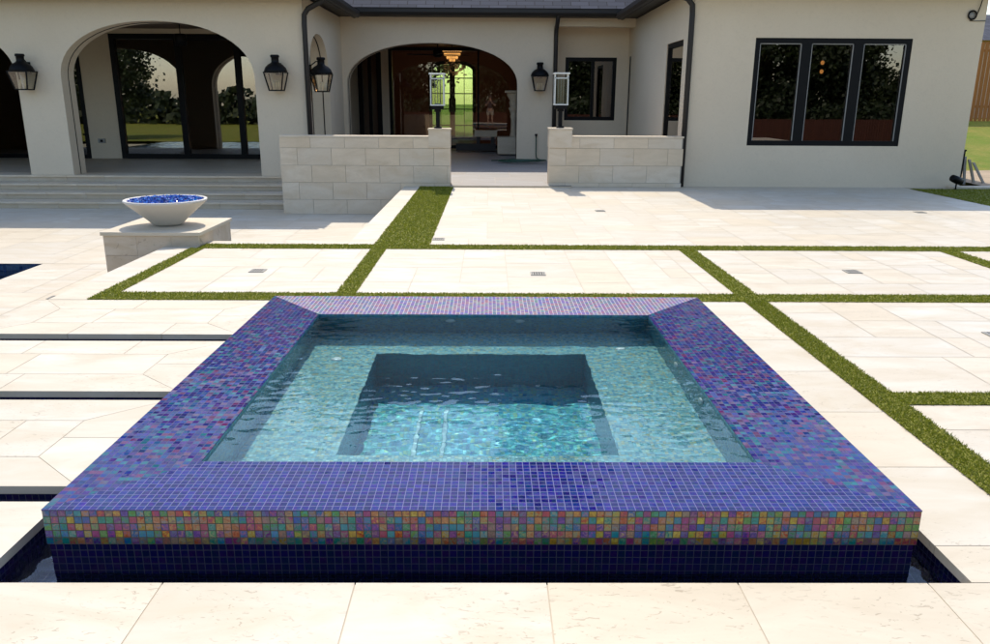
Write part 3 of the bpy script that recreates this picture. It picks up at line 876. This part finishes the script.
gt.extrude([(15.46-a, 3.30+b_) for a, b_ in gutter_prof()], 'x', -17.2, -3.05)
part(gt, 'gutter', M['bronze'])
def downspout(pts, r=.042):
    d = MB(); d.tube(pts, r, 10); o = part(d, 'downspout', M['bronze']); return o
downspout([(1.60,19.42,3.42),(1.60,19.55,3.3),(1.60,19.90,3.10),(1.60,19.94,2.95),(1.60,19.94,.06)], .05)
downspout([(2.98,14.05,3.36),(3.05,14.10,3.25),(3.36,14.27,3.15),(3.45,14.30,3.06),(3.46,14.30,2.9),(3.46,14.30,.0)], .048)
downspout([(-3.02,15.62,3.36),(-3.10,15.68,3.24),(-3.42,15.90,3.12),(-3.50,15.93,3.02),(-3.51,15.94,2.85),(-3.51,15.94,.0)], .05)
# small fixture with a loose cable near the corner of the right wing
fx = empty('wall_fixture', (8.27, RYF, 2.93), label='small round black fixture with loose cable on the wall near the roof corner', cat='wall light')
m_ = MB(); m_.tube([(.0+.07*math.cos(a), -.02, .07*math.sin(a)) for a in [i*math.pi/8 for i in range(16)]], .014, 6, closed=True); m_.build('ring', M['black_metal'], fx)
m_ = MB(); m_.lathe([(0,.01),(.055,.006),(.056,0),(0,0)], seg=20); o = m_.build('lens', M['plastic_grey'], fx); o.rotation_euler = (math.pi/2,0,0)
m_ = MB(); m_.tube([(.05,-.015,-.05),(.09,-.02,.05),(.11,-.03,.15),(.13,-.02,.24)], .009, 6); m_.build('cable', M['black_metal'], fx)
m_ = MB(); m_.tube([(-.03,-.012,-.09),(.05,-.012,-.095),(.25,-.012,-.09)], .006, 6); m_.build('conduit', M['bronze'], fx)
# outlet on the loggia pier
po = empty('power_outlet', (-9.79, LYB, .44), label='small metal power outlet on the cream pier between the loggia doors', cat='outlet')
m_ = MB(); m_.box(-.09,.09,-.03,-.001,-.055,.055); m_.build('cover', M['plastic_grey'], po, bevel=.006)
m_ = MB(); m_.box(-.035,.035,-.036,-.031,-.03,.03); m_.build('socket', M['black_metal'], po)

# ------------------------------------------------------------------ garden walls of cut stone blocks
def block_wall(x0, x1, px0, px1, z0, ytop, ptop, label, y0=14.15, th=.30):
    wo = empty('garden_wall', ((x0+x1)/2, y0, 0), label=label, cat='garden wall'); wo.location = (0,0,0)
    core = MB(); core.box(x0+.012, x1-.012, y0+.008, y0+th-.01, z0, ytop-.03, .5)
    core.build('core', M['mortar'], wo)
    bk = MB()
    z = ytop-.03; k = 0
    hs = [.18] + [.30]*6
    for h_ in hs:
        zb = max(z0, z-h_)
        if z - zb < .02: break
        x = x0 - (.3 if k % 2 else .06)
        while x < x1:
            a, b_ = max(x, x0), min(x+.60, x1)
            if b_-a > .03: bk.box(a+.0025, b_-.0025, y0, y0+th, zb+.0025, z-.0025)
            x += .60
        z = zb; k += 1
    bk.build('blockwork', M['block'], wo)
    cp = MB(); 
    a, b_ = (x0, px0) if px0 > x0+.1 else (px1, x1)
    x = a
    while x < b_-.01: cp.box(x+.001, min(x+.9, b_)-.001, y0-.006, y0+th+.006, ytop-.028, ytop); x += .9
    cp.build('coping', M['block'], wo)
    pr = MB()
    pr.box(px0, px1, y0-.012, y0+th+.06, ytop-.20, ptop-.03); pr.box(px0-.012, px1+.012, y0-.024, y0+th+.072, ptop-.028, ptop)
    pr.build('pier', M['block'], wo)
block_wall(-3.67, -.68, -1.055, -.68, ZL, .87, 1.0, 'long low wall of pale stone blocks beside the stone steps')
block_wall(1.06, 3.43, 1.06, 1.46, 0.0, .885, 1.02, 'short low wall of pale stone blocks running to the right wing')

# ------------------------------------------------------------------ lamps
def pier_lamp(loc, label):
    r = empty('pier_lamp', loc, label=label, cat='lamp', group='glass lamps on the wall piers')
    m = MB(); m.box(-.065,.065,-.065,.065,0,.03); m.box(-.035,.035,-.035,.035,.03,.30); m.box(-.055,.055,-.055,.055,.28,.32); m.box(-.10,.10,-.10,.10,.32,.385)
    m.build('post', M['black_metal'], r, bevel=.004)
    m = MB()
    for sx in (-1,1):
        for sy in (-1,1): m.box(sx*.112-.009, sx*.112+.009, sy*.112-.009, sy*.112+.009, .386, .905)
    m.box(-.125,.125,-.125,.125,.386,.405); m.box(-.121,.121,-.121,-.104,.83,.845); m.box(-.121,.121,.104,.121,.83,.845)
    m.build('frame', M['white_metal'], r)
    m = MB(); m.box(-.14,.14,-.14,.14,.906,.928); m.build('cap', M['white_metal'], r, bevel=.003)
    m = MB()
    for s in (-1,1):
        m.box(-.102,.102, s*.112-.002, s*.112+.002, .407,.83); m.box(s*.112-.002, s*.112+.002, -.102,.102,.407,.83)
    m.build('glass', M['lamp_glass'], r)
    m = MB()
    m.box(-.05,.05,-.05,.05,.406,.425)
    for s in (-.045,.0,.045): m.tube([(s,.0,.425),(s,0,.82)], .006, 6)
    m.build('burner', M['white_metal'], r)
    return r
pier_lamp((-.90, 14.36, 1.0), 'square glass lamp on black post standing on the left wall pier, before the arched doorway')
pier_lamp((1.26, 14.36, 1.02), 'square glass lamp on black post standing on the right wall pier')

def wall_lantern(loc, rz, label):
    r = empty('wall_lantern', loc, rz, label=label, cat='lantern', group='black carriage lanterns on the house walls')
    # local: wall at y=0, lantern hangs toward -y
    c = (0, -.22, 0)
    m = MB(); m.lathe([(.0,.66),(.075,.66),(.085,.64),(.085,.615),(.07,.61),(.07,.53),(.085,.51),(.14,.48),(.19,.43),(.215,.37),(.22,.345),(.0,.345)], c, 24)
    m.build('hood', M['black_metal'], r)
    m = MB()
    hw_, hb = .185, .115
    for sx in (-1,1):
        for sy in (-1,1): m.tube([(sx*hb, -.22+sy*hb, .01), (sx*hw_, -.22+sy*hw_, .345)], .011, square=True)
    for hw2, z in ((hb, .01), (hw_, .338)):
        for s in (-1,1):
            m.box(-hw2-.01, hw2+.01, -.22+s*hw2-.01, -.22+s*hw2+.01, z-.01, z+.01)
            m.box(s*hw2-.01, s*hw2+.01, -.22-hw2+.011, -.22+hw2-.011, z-.01, z+.01)
    m.build('cage', M['black_metal'], r)
    m = MB()
    for s in (-1,1):
        m.quad((-hb,-.22+s*hb,.02),(hb,-.22+s*hb,.02),(hw_,-.22+s*hw_,.33),(-hw_,-.22+s*hw_,.33))
        m.quad((s*hb,-.22-hb,.02),(s*hb,-.22+hb,.02),(s*hw_,-.22+hw_,.33),(s*hw_,-.22-hw_,.33))
    m.build('glass', M['lamp_glass'], r)
    m = MB(); m.box(-.10,.10,-.32,-.12,.012,.022); m.build('tray', M['black_metal'], r)
    m = MB()
    for x, y_ in ((-.05,-.24),(.05,-.24),(0,-.19)): m.tube([(x,y_,.022),(x,y_,.19)], .014, 8)
    m.build('candle', M['candle'], r)
    m = MB(); m.box(-.06,.06,-.02,-.001,.30,.52); m.tube([(0,-.01,.50),(0,-.12,.58),(0,-.21,.58)], .012, 6); m.build('bracket', M['black_metal'], r)
    return r
wall_lantern((-8.89, 16.0, 1.62), 0, 'black carriage lantern on the pillar between the two loggia arches, leftmost')
wall_lantern((-4.07, 16.0, 1.63), 0, 'black carriage lantern right of the glazed loggia arch, before the downspout')
wall_lantern((-3.55, 16.42, 1.62), math.pi/2, 'black carriage lantern seen edge-on behind the left downspout')
wall_lantern((1.22, 20.0, 1.70), 0, 'black carriage lantern on the wall right of the big central arch')

# ------------------------------------------------------------------ fire bowl on its pedestal
ped = empty('pedestal', (-3.5, 8.63, ZL), label='square stone pedestal with thin top slab below the fire bowl', cat='pedestal')
px0, px1, py0, py1 = -4.015-(-3.5), -2.985-(-3.5), 8.10-8.63, 9.16-8.63
m = MB(); zt = .648
m.box(px0+.03, px1-.03, py0+.03, py1-.03, 0, zt-.04, .5)
m.build('core', M['mortar'], ped)
m = MB()
for z0, z1 in ((0,.19),(.193,.40),(.403,zt-.04)):
    ux = [px0+.02, px0+.02+.34, px0+.02+.70, px1-.02]
    for a, b_ in zip(ux, ux[1:]):
        m.box(a+.001, b_-.001, py0+.018, py0+.05, z0, z1); m.box(a+.001, b_-.001, py1-.05, py1-.018, z0, z1)
    uy = [py0+.051, py0+.45, py1-.051]
    for a, b_ in zip(uy, uy[1:]):
        m.box(px0+.021, px0+.05, a+.001, b_-.001, z0, z1); m.box(px1-.05, px1-.021, a+.001, b_-.001, z0, z1)
m.build('stone_cladding', M['veneer'], ped)
m = MB(); m.box(px0, px1, py0, py1, zt-.038, zt, .5); m.build('top_slab', M['paver'], ped, bevel=.004)
bowl = empty('fire_bowl', (-3.51, 8.62, zt+ZL), label='pale cone shaped bowl filled with blue glass chips on the stone pedestal', cat='fire bowl')
m = MB(); m.lathe([(.0,.015),(.155,.015),(.165,.022),(.20,.06),(.30,.15),(.415,.252),(.430,.268),(.428,.282),(.405,.284),(.392,.272),(.38,.245),(.0,.20)], seg=72); m.build('shell', M['bowl'], bowl)
m = MB(); m.lathe([(.0,0),(.13,0),(.13,.014),(0,.014)], seg=32); m.build('foot', M['grate'], bowl)
m = MB()
for _ in range(2600):
    a = random.uniform(0, 2*math.pi); rr = .385*math.sqrt(random.random()); s = random.uniform(.010,.022)
    z = .262 + .02*(1-(rr/.385)**2) + random.uniform(-.008,.012)
    n = Vector((random.gauss(0,1),random.gauss(0,1),random.gauss(0,1)))
    q = n.to_track_quat('Z','Y').to_matrix()
    vs = [Vector(v)*s for v in ((1,0,-.4),(-.5,.87,-.4),(-.5,-.87,-.4),(.1,.1,.9))]
    c = Vector((rr*math.cos(a), rr*math.sin(a), z))
    m.add([q@v+c for v in vs], [(0,2,1),(0,1,3),(1,2,3),(2,0,3)])
    m.tone[-4:] = [random.random()]*4
m.build('glass_chips', M['fire_glass'], bowl, kind='stuff')

# ------------------------------------------------------------------ drain grates
def grate(x, y, z, label):
    r = empty('drain_grate', (x, y, z), label=label, cat='drain', group='small floor drains in the paving')
    m = MB(); s = .066
    m.box(-s, s, -s, -s+.012, .0005, .007); m.box(-s, s, s-.012, s, .0005, .007); m.box(-s, -s+.012, -s+.0121, s-.0121, .0005, .007); m.box(s-.012, s, -s+.0121, s-.0121, .0005, .007)
    for k in range(5):
        x_ = -.044+.022*k; m.box(x_-.005, x_+.005, -s+.0121, s-.0121, .0005, .006)
    m.build('grille', M['grate'], r)
    m = MB(); m.box(-s+.004, s-.004, -s+.004, s-.004, .0005, .003); m.build('sump', M['grate_dark'], r)
    return r
for g_ in ((1.56, 11.0, 0, 'small floor drain in front of the right block wall'), (.44, 6.83, 0, 'small floor drain behind the middle of the spa'),
           (3.30, 6.97, 0, 'small floor drain in the paving panel right of the spa'), (-2.06, 6.91, 0, 'small floor drain in the paving panel right of the pedestal'),
           (3.37, 4.97, 0, 'small floor drain at the right edge beside the spa corner'), (6.05, 11.0, 0, 'small floor drain below the wide three-part window'),
           (-.55, 8.62, 0, 'small floor drain beside the end of the wide turf strip'), (-4.45, 7.9, ZL, 'small floor drain on the lower terrace near the pool')):
    grate(*g_)

# ------------------------------------------------------------------ hose and tap
hs = empty('garden_hose', (.75, 19.3, .06), label='dark green garden hose lying in a flat coil by the central arch', cat='hose')
m = MB(); pts = []
for i in range(260):
    t_ = i/40*2*math.pi/1.0
    rr = .16 + .30*(i/260) + .03*math.sin(i*.37)
    pts.append((rr*1.35*math.cos(t_)+.04*math.sin(i*.21), rr*.8*math.sin(t_)-.05, .016+.012*(i % 40)/40+.018*abs(math.sin(i*.11))))
pts += [(.50,.25,.03),(.43,.55,.05),(.42,.64,.16),(.42,.655,.35),(.42,.655,.58)]
m.tube(pts, .014, 6); m.build('hose_coil', M['hose'], hs)
tp = empty('wall_tap', (1.17, 20.0, .66), label='small black garden tap low on the wall right of the arch', cat='tap')
m = MB(); m.lathe([(0,.02),(.03,.02),(.03,0),(0,0)], seg=16); o = m.build('flange', M['black_metal'], tp); o.rotation_euler = (math.pi/2,0,0)
m = MB(); m.tube([(0,-.01,0),(0,-.045,0),(0,-.05,-.05)], .014, 8); m.box(-.03,.03,-.05,-.035,.012,.03); m.build('spout', M['black_metal'], tp)

# ------------------------------------------------------------------ patio furniture seen through the arch
fp = empty('stone_column', (.62, 22.3, .06), label='carved pale stone column on a square block inside the central arch', cat='column')
m = MB(); m.box(-.38,.55,-.3,.3,0,.46); m.build('plinth', M['block'], fp, bevel=.01)
m = MB(); m.lathe([(.10,.46),(.10,.52),(.085,.56),(.075,.9),(.10,1.0),(.085,1.05),(.115,1.15),(.15,1.22),(.10,1.25),(.13,1.36),(.11,1.42),(.19,1.55),(.19,1.62),(0,1.62)], (.06,0,0), 20); m.build('shaft', M['block'], fp)
m = MB(); m.box(-.19,.31,-.22,.22,1.62,1.68); m.build('capital', M['block'], fp, bevel=.01)
bn = empty('stone_bench', (-.06, 23.7, .06), label='low pale bench on a dark base inside the central arch', cat='bench')
m = MB(); m.box(-.36,.30,-.22,.22,.40,.58); m.build('seat', M['block'], bn, bevel=.01)
m = MB(); m.box(-.9,.26,-.16,.16,0,.20); m.build('plinth', M['grate_dark'], bn)
for x in (-.30, .12):
    m = MB(); m.box(x,x+.10,-.14,.14,.20,.40); m.build('support', M['grate_dark'], bn)
fan = empty('ceiling_fan', (-1.36, 22.0, 3.05), label='dark ceiling fan hanging inside the central arch', cat='fan')
m = MB(); m.lathe([(.0,0),(.07,0),(.07,-.05),(.015,-.07),(.015,-.25),(.10,-.28),(.13,-.34),(.12,-.44),(.06,-.48),(0,-.48)], seg=20); m.build('motor', M['black_metal'], fan)
for k in range(4):
    a = R(10+90*k); m = MB()
    ca, sa = math.cos(a), math.sin(a)
    pts = [(.10,-.05),(.30,-.07),(.82,-.06),(.82,.06),(.30,.07),(.10,.05)]
    m.add([(u*ca-v*sa, u*sa+v*ca, -.42+v*.15) for u, v in pts]+[(u*ca-v*sa, u*sa+v*ca, -.41+v*.15) for u, v in pts],
          [(5,4,3,2,1,0),(6,7,8,9,10,11)]+[(i,(i+1)%6,6+(i+1)%6,6+i) for i in range(6)])
    m.build('blade', M['black_metal'], fan)
ch = empty('chandelier', (-1.2, 27.0, 3.3), label='lit golden crystal chandelier inside the house behind the fan', cat='chandelier')
m = MB(); m.tube([(0,0,0),(0,0,-.3)], .012, 6); m.build('stem', M['black_metal'], ch)
m = MB()
for tier, (rr, z, n) in enumerate(((.30,-.25,26),(.25,-.38,22),(.17,-.48,16),(.08,-.56,8))):
    for k in range(n):
        a = 2*math.pi*k/n; s = .022
        x, y_ = rr*math.cos(a), rr*math.sin(a)
        m.add([(x,y_,z+.05),(x+s,y_,z),(x,y_+s,z),(x-s,y_,z),(x,y_-s,z),(x,y_,z-.06)], [(0,1,2),(0,2,3),(0,3,4),(0,4,1),(5,2,1),(5,3,2),(5,4,3),(5,1,4)])
m.build('crystals', M['crystal'], ch)
m = MB()
for rr, z in ((.30,-.22),(.25,-.35)): m.tube([(rr*math.cos(a), rr*math.sin(a), z) for a in [i*math.pi/10 for i in range(20)]], .010, 6, closed=True)
m.build('hoop', M['bronze'], ch)
cl_ = bpy.data.lights.new('chandelier_glow', 'POINT'); cl_.energy = 18; cl_.color = (1,.62,.3); cl_.shadow_soft_size = .3
clo = bpy.data.objects.new('chandelier_glow', cl_); COL.objects.link(clo); clo.parent = ch; clo.location = (0,0,-.75)
pd = empty('pendant_light', (-6.75, 18.3, 3.12), label='black drum pendant under the loggia ceiling', cat='pendant lamp')
m = MB(); m.tube([(0,0,0),(0,0,-.3)], .012, 6); m.build('stem', M['black_metal'], pd)
m = MB(); m.lathe([(0,-.28),(.12,-.28),(.13,-.30),(.13,-.52),(.12,-.52),(.11,-.32),(0,-.31)], seg=24); m.build('shade', M['black_metal'], pd)
il = empty('pendant_light', (6.30, 15.6, 3.2), label='two warm bulbs of a pendant seen through the wide window', cat='pendant lamp')
m = MB(); m.tube([(0,0,0),(0,0,-1.0)], .008, 6); m.build('stem', M['black_metal'], il)
for z in (-1.0, -1.16):
    m = MB(); m.lathe([(0,.04),(.025,.03),(.035,0),(.025,-.03),(0,-.04)], (0,0,z), 14); m.build('bulb', M['warm_bulb'], il)

# ------------------------------------------------------------------ things at the corner of the right wing
sl = empty('spotlight', (8.28, 14.02, 0), label='small black garden spotlight on the turf before the right wing', cat='spotlight')
m = MB(); m.tube([(0,0,0),(0,0,.10)], .014, 8); m.lathe([(0,.012),(.04,.012),(.045,0),(0,0)], seg=16); m.build('stake', M['black_metal'], sl)
m = MB(); d = Vector((.9,.3,-.32)).normalized(); c = Vector((0,0,.17))
m.tube([c-d*.13, c-d*.12, c-d*.02, c+d*.02, c+d*.10], [.035,.06,.068,.066,.060], 14); m.build('head', M['black_metal'], sl)
fpst = empty('metal_post', (8.80, 14.9, 0), label='short black metal post at the right corner of the house', cat='post')
m = MB(); m.box(-.05,.05,-.05,.05,0,.62); m.build('shaft', M['black_metal'], fpst); m = MB(); m.box(-.06,.06,-.06,.06,.62,.65); m.build('cap', M['black_metal'], fpst)
for i, (x, lean, lab) in enumerate(((8.94,.30,'grey board leaning at the house corner, nearest the post'),(9.10,.38,'grey board leaning at the house corner, between two others'),(9.26,.42,'grey board leaning at the house corner, farthest right'))):
    m = MB(); m.extrude([(x-8.86,0),(x-8.86+.045,0),(.02+.05*i+.045,.52-.05*i),(.02+.05*i,.52-.05*i)], 'y', -.03+.0*i, .0)
    o = m.build('leaning_board', M['plastic_grey'] if i % 2 == 0 else M['grate'], label=lab, cat='board', group='boards leaning at the house corner'); o.location = (8.86, 14.95-.06*i, 0)
m = MB(); m.box(8.3, 13, 14.11, 14.32, -.05, .04); m.build('kerb', M['paver'], kind='structure')

# ground: one sheet, with slopes up to the right and down behind the photographer's side
def ground_z(x, y):
    z = -.62
    if y > 13:
        s = max(0, min(1, (x-8.6)/1.2)); z = -.62 + s*.58
        if x > 9: z += max(0, min(1.0, (y-16)/10))*.95 
        if y > 31: z = max(z, -.02)
    if y < 0: z = -.62 - min(1.1, (-y-1)*.07 if y < -1 else 0)
    return z
gm = MB()
xs_ = [-300,-120,-60,-30,-20,-10,-6,-3,0,3,6,8.6,9.0,9.4,9.8,11,13,15,17,20,25,35,60,120,300]
ys_ = [-300,-120,-60,-40,-30,-20,-14,-10,-6,-3,-1,0,5,10,12.9,13.1,14.3,15,16,18,20,22,24,26,28,31.3,32,36,45,60,120,300]
v = [(x,y,ground_z(x,y)) for y in ys_ for x in xs_]; n = len(xs_)
gm.add(v, [(j*n+i,j*n+i+1,(j+1)*n+i+1,(j+1)*n+i) for j in range(len(ys_)-1) for i in range(n-1)
           if not (xs_[i+1] <= -3 and ys_[j] >= 0 and ys_[j+1] <= 10.1 or (-3.4 <= xs_[i] < 3 and 0 <= ys_[j] < 6))], True)
gm.build('lawn', M['lawn'], kind='structure')
m = MB(); m.add([(9.0,14.45,.03),(13,14.45,.03),(14,17.2,.16),(9.0,16.6,.10)], [(0,1,2,3)]); m.build('soil', M['dirt'], kind='structure')
# base of deck behind the camera
m = MB(); m.box(-9, 12, -6, TY0-3.98, -.05, -.004); m.build('rear_terrace', M['paver'], kind='structure')

# fences
def fence(p0, p1, z0, z1, m_, name, label, cat='fence', bw=.14, gap=.012):
    p0 = Vector(p0); p1 = Vector(p1); L = (p1-p0).length; d = (p1-p0).normalized(); nrm = Vector((-d.y, d.x))
    r = empty(name, (0,0,0), label=label, cat=cat)
    b_ = MB(); n_ = int(L/bw)
    for i in range(n_):
        a = p0+d*(i*bw); c = p0+d*((i+1)*bw-gap); hh = z1+random.uniform(-.012,.012); off = nrm*.02
        zb0 = z0(a.x,a.y) if callable(z0) else z0
        ht = (zb0+1.95 if callable(z0) else hh)
        tn = random.random()
        q = [a, c, c+off, a+off]
        b_.add([(k.x,k.y,zb0) for k in q]+[(k.x,k.y,ht) for k in q], [(0,1,5,4),(1,2,6,5),(2,3,7,6),(3,0,4,7),(4,5,6,7)], False, tn)
    b_.build('boards', m_, r)
    rl_ = MB()
    for f in (.25, .9):
        a = p0+nrm*.05; c = p1+nrm*.05
        za = (z0(p0.x,p0.y)+1.95*f if callable(z0) else z0+(z1-z0)*f); zc = (z0(p1.x,p1.y)+1.95*f if callable(z0) else z0+(z1-z0)*f)
        rl_.tube([(a.x,a.y,za),(c.x,c.y,zc)], .04, square=True)
    rl_.build('rail', m_, r)
    return r
fence((13.0,26.6),(24,26.6), .70, 3.38, M['fence'], 'wooden_fence', 'tall orange brown board fence beyond the right corner of the house', gap=.028)
fence((30,-17),(-13,-17), -1.8, .55, M['fence_red'], 'wooden_fence', 'red brown board fence mirrored in the window glass')
# neighbour's roof over the right fence
nh = empty('neighbour_house', (22, 33, 0), label='grey roofed house just showing above the right fence', cat='house')
m = MB(); m.box(-4,6,0,7,0,4.0); m.build('wall', M['stucco'], nh)
m = MB(); m.add([(-4.5,-.6,3.85),(6.5,-.6,3.85),(6.5,7.6,3.85),(-4.5,7.6,3.85),(-1.0,3.5,5.2),(3.0,3.5,5.2)], [(0,1,5,4),(1,2,5),(2,3,4,5),(3,0,4)]); m.build('roof', M['slate'], nh)

# trees behind the camera, mirrored in the glass, and one beyond the front door
def tree(name, loc, h, cr, label, seed, group='trees beyond the garden fence'):
    rnd = random.Random(seed)
    r = empty(name, loc, label=label, cat='tree', group=group)
    t_ = MB()
    t_.tube([(0,0,-.2),(.05,.03,h*.25),(-.05,.0,h*.5),(.04,.05,h*.8)], [.17*h/6,.13*h/6,.09*h/6,.03], 8)
    cl = []
    for k in range(9):
        a = rnd.uniform(0,6.28); el = rnd.uniform(.1,1.0)
        e_ = Vector((math.cos(a)*cr*.75, math.sin(a)*cr*.75, h*.45+el*h*.42))
        st_ = Vector((0,0,h*(.25+.35*rnd.random())))
        t_.tube([st_, (st_+e_)/2+Vector((0,0,.2)), e_], [.07*h/6,.045*h/6,.015], 6); cl.append(e_)
    for k in range(38):
        a = rnd.uniform(0,6.28); q = rnd.random()**.5*cr*.9
        cl.append(Vector((math.cos(a)*q, math.sin(a)*q, h*rnd.uniform(.22,.96))))
    t_.build('trunk', M['bark'], r)
    c_ = MB()
    for e_ in cl:
        s = cr*rnd.uniform(.22,.42); tn = rnd.uniform(.15,.85)
        for _ in range(190):
            p = Vector((rnd.gauss(0,.5),rnd.gauss(0,.5),rnd.gauss(0,.38)))*s + e_
            n_ = Vector((rnd.gauss(0,1),rnd.gauss(0,1),rnd.gauss(.6,1))).normalized()
            u = n_.orthogonal().normalized()*rnd.uniform(.09,.19); w_ = n_.cross(u)*.7
            c_.add([p-u,p+w_,p+u,p-w_], [(0,1,2,3)], False, min(.99,max(0,tn+rnd.gauss(0,.15))))
    c_.build('crown', M['leaf'], r)
    return r
TR = [(-30,-24,9.5,3.3),(-14,-27,6.0,2.8),(-9,-23,8.5,3.4),(-5,-24,9,3.4),(-1.5,-23,8.5,3.2),(2,-24,9,3.4),(5.5,-23,8.5,3.3),(9,-24,9,3.4),
      (13.5,-23,9,3.5),(16.5,-22,9.5,3.5),(19.5,-23,9.5,3.5),(22.3,-24,8.2,3.0),(26.5,-27,5.6,3.0),(31,-28,5.0,2.6)]
for i, (x, y_, h_, cr) in enumerate(TR):
    tree('shade_tree', (x, y_, -1.9), h_, cr, 'leafy garden tree behind the red brown fence, mirrored in the glass' if x > -12 else 'tall leafy tree on the open lawn, mirrored in the left loggia glass' if x < -20 else 'lower leafy tree by the end of the red brown fence, mirrored in glass', 100+i, 'trees beyond the garden fence' if x > -12 else None)
for i, (x, y_, h_, cr) in enumerate(((3.4,40,24,3.4),(-6.5,43,17,4.2),(11.5,42,18,4.2),(-15,42,16,4.5))):  # unseen trees added behind the roof to darken the spa reflections
    tree('added_tree', (x, y_, -.1), h_, cr, 'unseen tall tree added behind the house to darken the sky mirrored in the spa', 300+i, 'unseen trees added behind the house')
hr = random.Random(9); fw_ = MB()
for _ in range(9000):
    x_ = hr.uniform(-130, -8); top = 2.2+1.2*math.sin(x_*.21)+.9*math.sin(x_*.53+1)+.5*math.sin(x_*1.3)
    p = Vector((x_, -66+hr.gauss(0,2.0), -1.8+(top+2.2)*hr.random()**.8))
    n_ = Vector((hr.gauss(0,1),hr.gauss(.5,1),hr.gauss(.4,1))).normalized(); u = n_.orthogonal().normalized()*hr.uniform(.35,.7); w_ = n_.cross(u)*.7
    fw_.add([p-u,p+w_,p+u,p-w_], [(0,1,2,3)], False, hr.random())
fw_.build('far_wood', M['leaf'], kind='stuff', cat='wood', label='distant dark tree line beyond the lawn, mirrored in the loggia glass')
hd = MB(); hr = random.Random(5)
for _ in range(16000):
    p = Vector((hr.uniform(-13, 34), -18.6+hr.gauss(0,.45), hr.uniform(-1.9, 1.35)+.25*math.sin(hr.random()*6)))
    n_ = Vector((hr.gauss(0,1),hr.gauss(.5,1),hr.gauss(.4,1))).normalized(); u = n_.orthogonal().normalized()*hr.uniform(.10,.20); w_ = n_.cross(u)*.7
    hd.add([p-u,p+w_,p+u,p-w_], [(0,1,2,3)], False, hr.random()*.8)
hd.build('hedge', M['leaf'], label='long dark hedge rising just above the red brown fence', cat='hedge')
tree('shade_tree', (-4.2, 40, 0), 7, 3.0, 'green tree on the lawn beyond the arched front door', 55, None)

# ------------------------------------------------------------------ photographer standing behind the camera (mirrored in the patio glass)
def skinned(name, joints, edges_, m_, parent, root=0, sub=2):
    me = bpy.data.meshes.new(name); me.from_pydata([j[0] for j in joints], edges_, []); me.materials.append(m_)
    o = bpy.data.objects.new(name, me); COL.objects.link(o); o.parent = parent
    sk_ = o.modifiers.new('skin', 'SKIN'); sk_.use_smooth_shade = True
    for i, j in enumerate(joints):
        d = me.skin_vertices[0].data[i]; d.radius = (j[1], j[1] if len(j) < 3 else j[2]); d.use_root = (i == root)
    ss = o.modifiers.new('sub', 'SUBSURF'); ss.levels = sub; ss.render_levels = sub
    return o
pe = empty('person', (.08, -.34, .0), label='person in dark shirt and pale shorts holding up a phone, mirrored in the patio glass', cat='person')
J_ = [((0,0,.95),.14,.11),((0,0,1.12),.14,.10),((0,0,1.32),.16,.11),((0,.0,1.45),.07,.07),((0,.01,1.52),.055,.055),((0,.02,1.62),.085,.10),((0,.02,1.72),.075,.09)]
E_ = [(0,1),(1,2),(2,3),(3,4),(4,5),(5,6)]
for s in (-1,1):
    b0 = len(J_)
    J_ += [((s*.19,0,1.39),.055),((s*.27,.10,1.16),.042),((s*.13,.28,1.33),.032),((s*.085,.30,1.40),.028)]
    E_ += [(2,b0),(b0,b0+1),(b0+1,b0+2),(b0+2,b0+3)]
    for k, (dx, dz, L) in enumerate(((.0,.010,.07),(-.006,.030,.075),(-.010,.048,.07),(-.014,.064,.055))):
        b1 = len(J_)
        x = s*.085
        J_ += [((x+s*.012, .315, 1.395+dz*.8),.009),((x+s*.004+s*dx, .335, 1.40+dz),.008),((x-s*(L*.55), .338, 1.402+dz),.007)]
        E_ += [(b0+3,b1),(b1,b1+1),(b1+1,b1+2)]
    b1 = len(J_); J_ += [((s*.07,.29,1.43),.010),((s*.045,.295,1.46),.008)]; E_ += [(b0+3,b1),(b1,b1+1)]
    b2 = len(J_)
    J_ += [((s*.10,0,.90),.10),((s*.12,.02,.50),.06),((s*.13,-.01,.10),.042),((s*.135,.0,.045),.045),((s*.15,.16,.035),.035)]
    E_ += [(0,b2),(b2,b2+1),(b2+1,b2+2),(b2+2,b2+3),(b2+3,b2+4)]
skinned('body', J_, E_, M['skin'], pe)
TS = [((0,0,.98),.165,.13),((0,0,1.14),.155,.12),((0,0,1.34),.175,.125),((0,0,1.43),.09,.08)]; TE = [(0,1),(1,2),(2,3)]
for s in (-1,1):
    b0 = len(TS); TS += [((s*.19,0,1.39),.072),((s*.235,.06,1.25),.062)]; TE += [(2,b0),(b0,b0+1)]
skinned('shirt', TS, TE, M['shirt'], pe)
HS = [((0,0,.96),.17,.135)]; HE = []
for s in (-1,1):
    b0 = len(HS); HS += [((s*.10,0,.86),.12),((s*.12,.01,.56),.10)]; HE += [(0,b0),(b0,b0+1)]
skinned('shorts', HS, HE, M['shorts'], pe)
m = MB(); m.lathe([(0,.125),(.05,.115),(.085,.08),(.102,.03),(.105,-.02),(.09,-.05),(.08,-.03),(0,.02)], (0,0,1.665), 20); m.build('hair', M['hair'], pe)
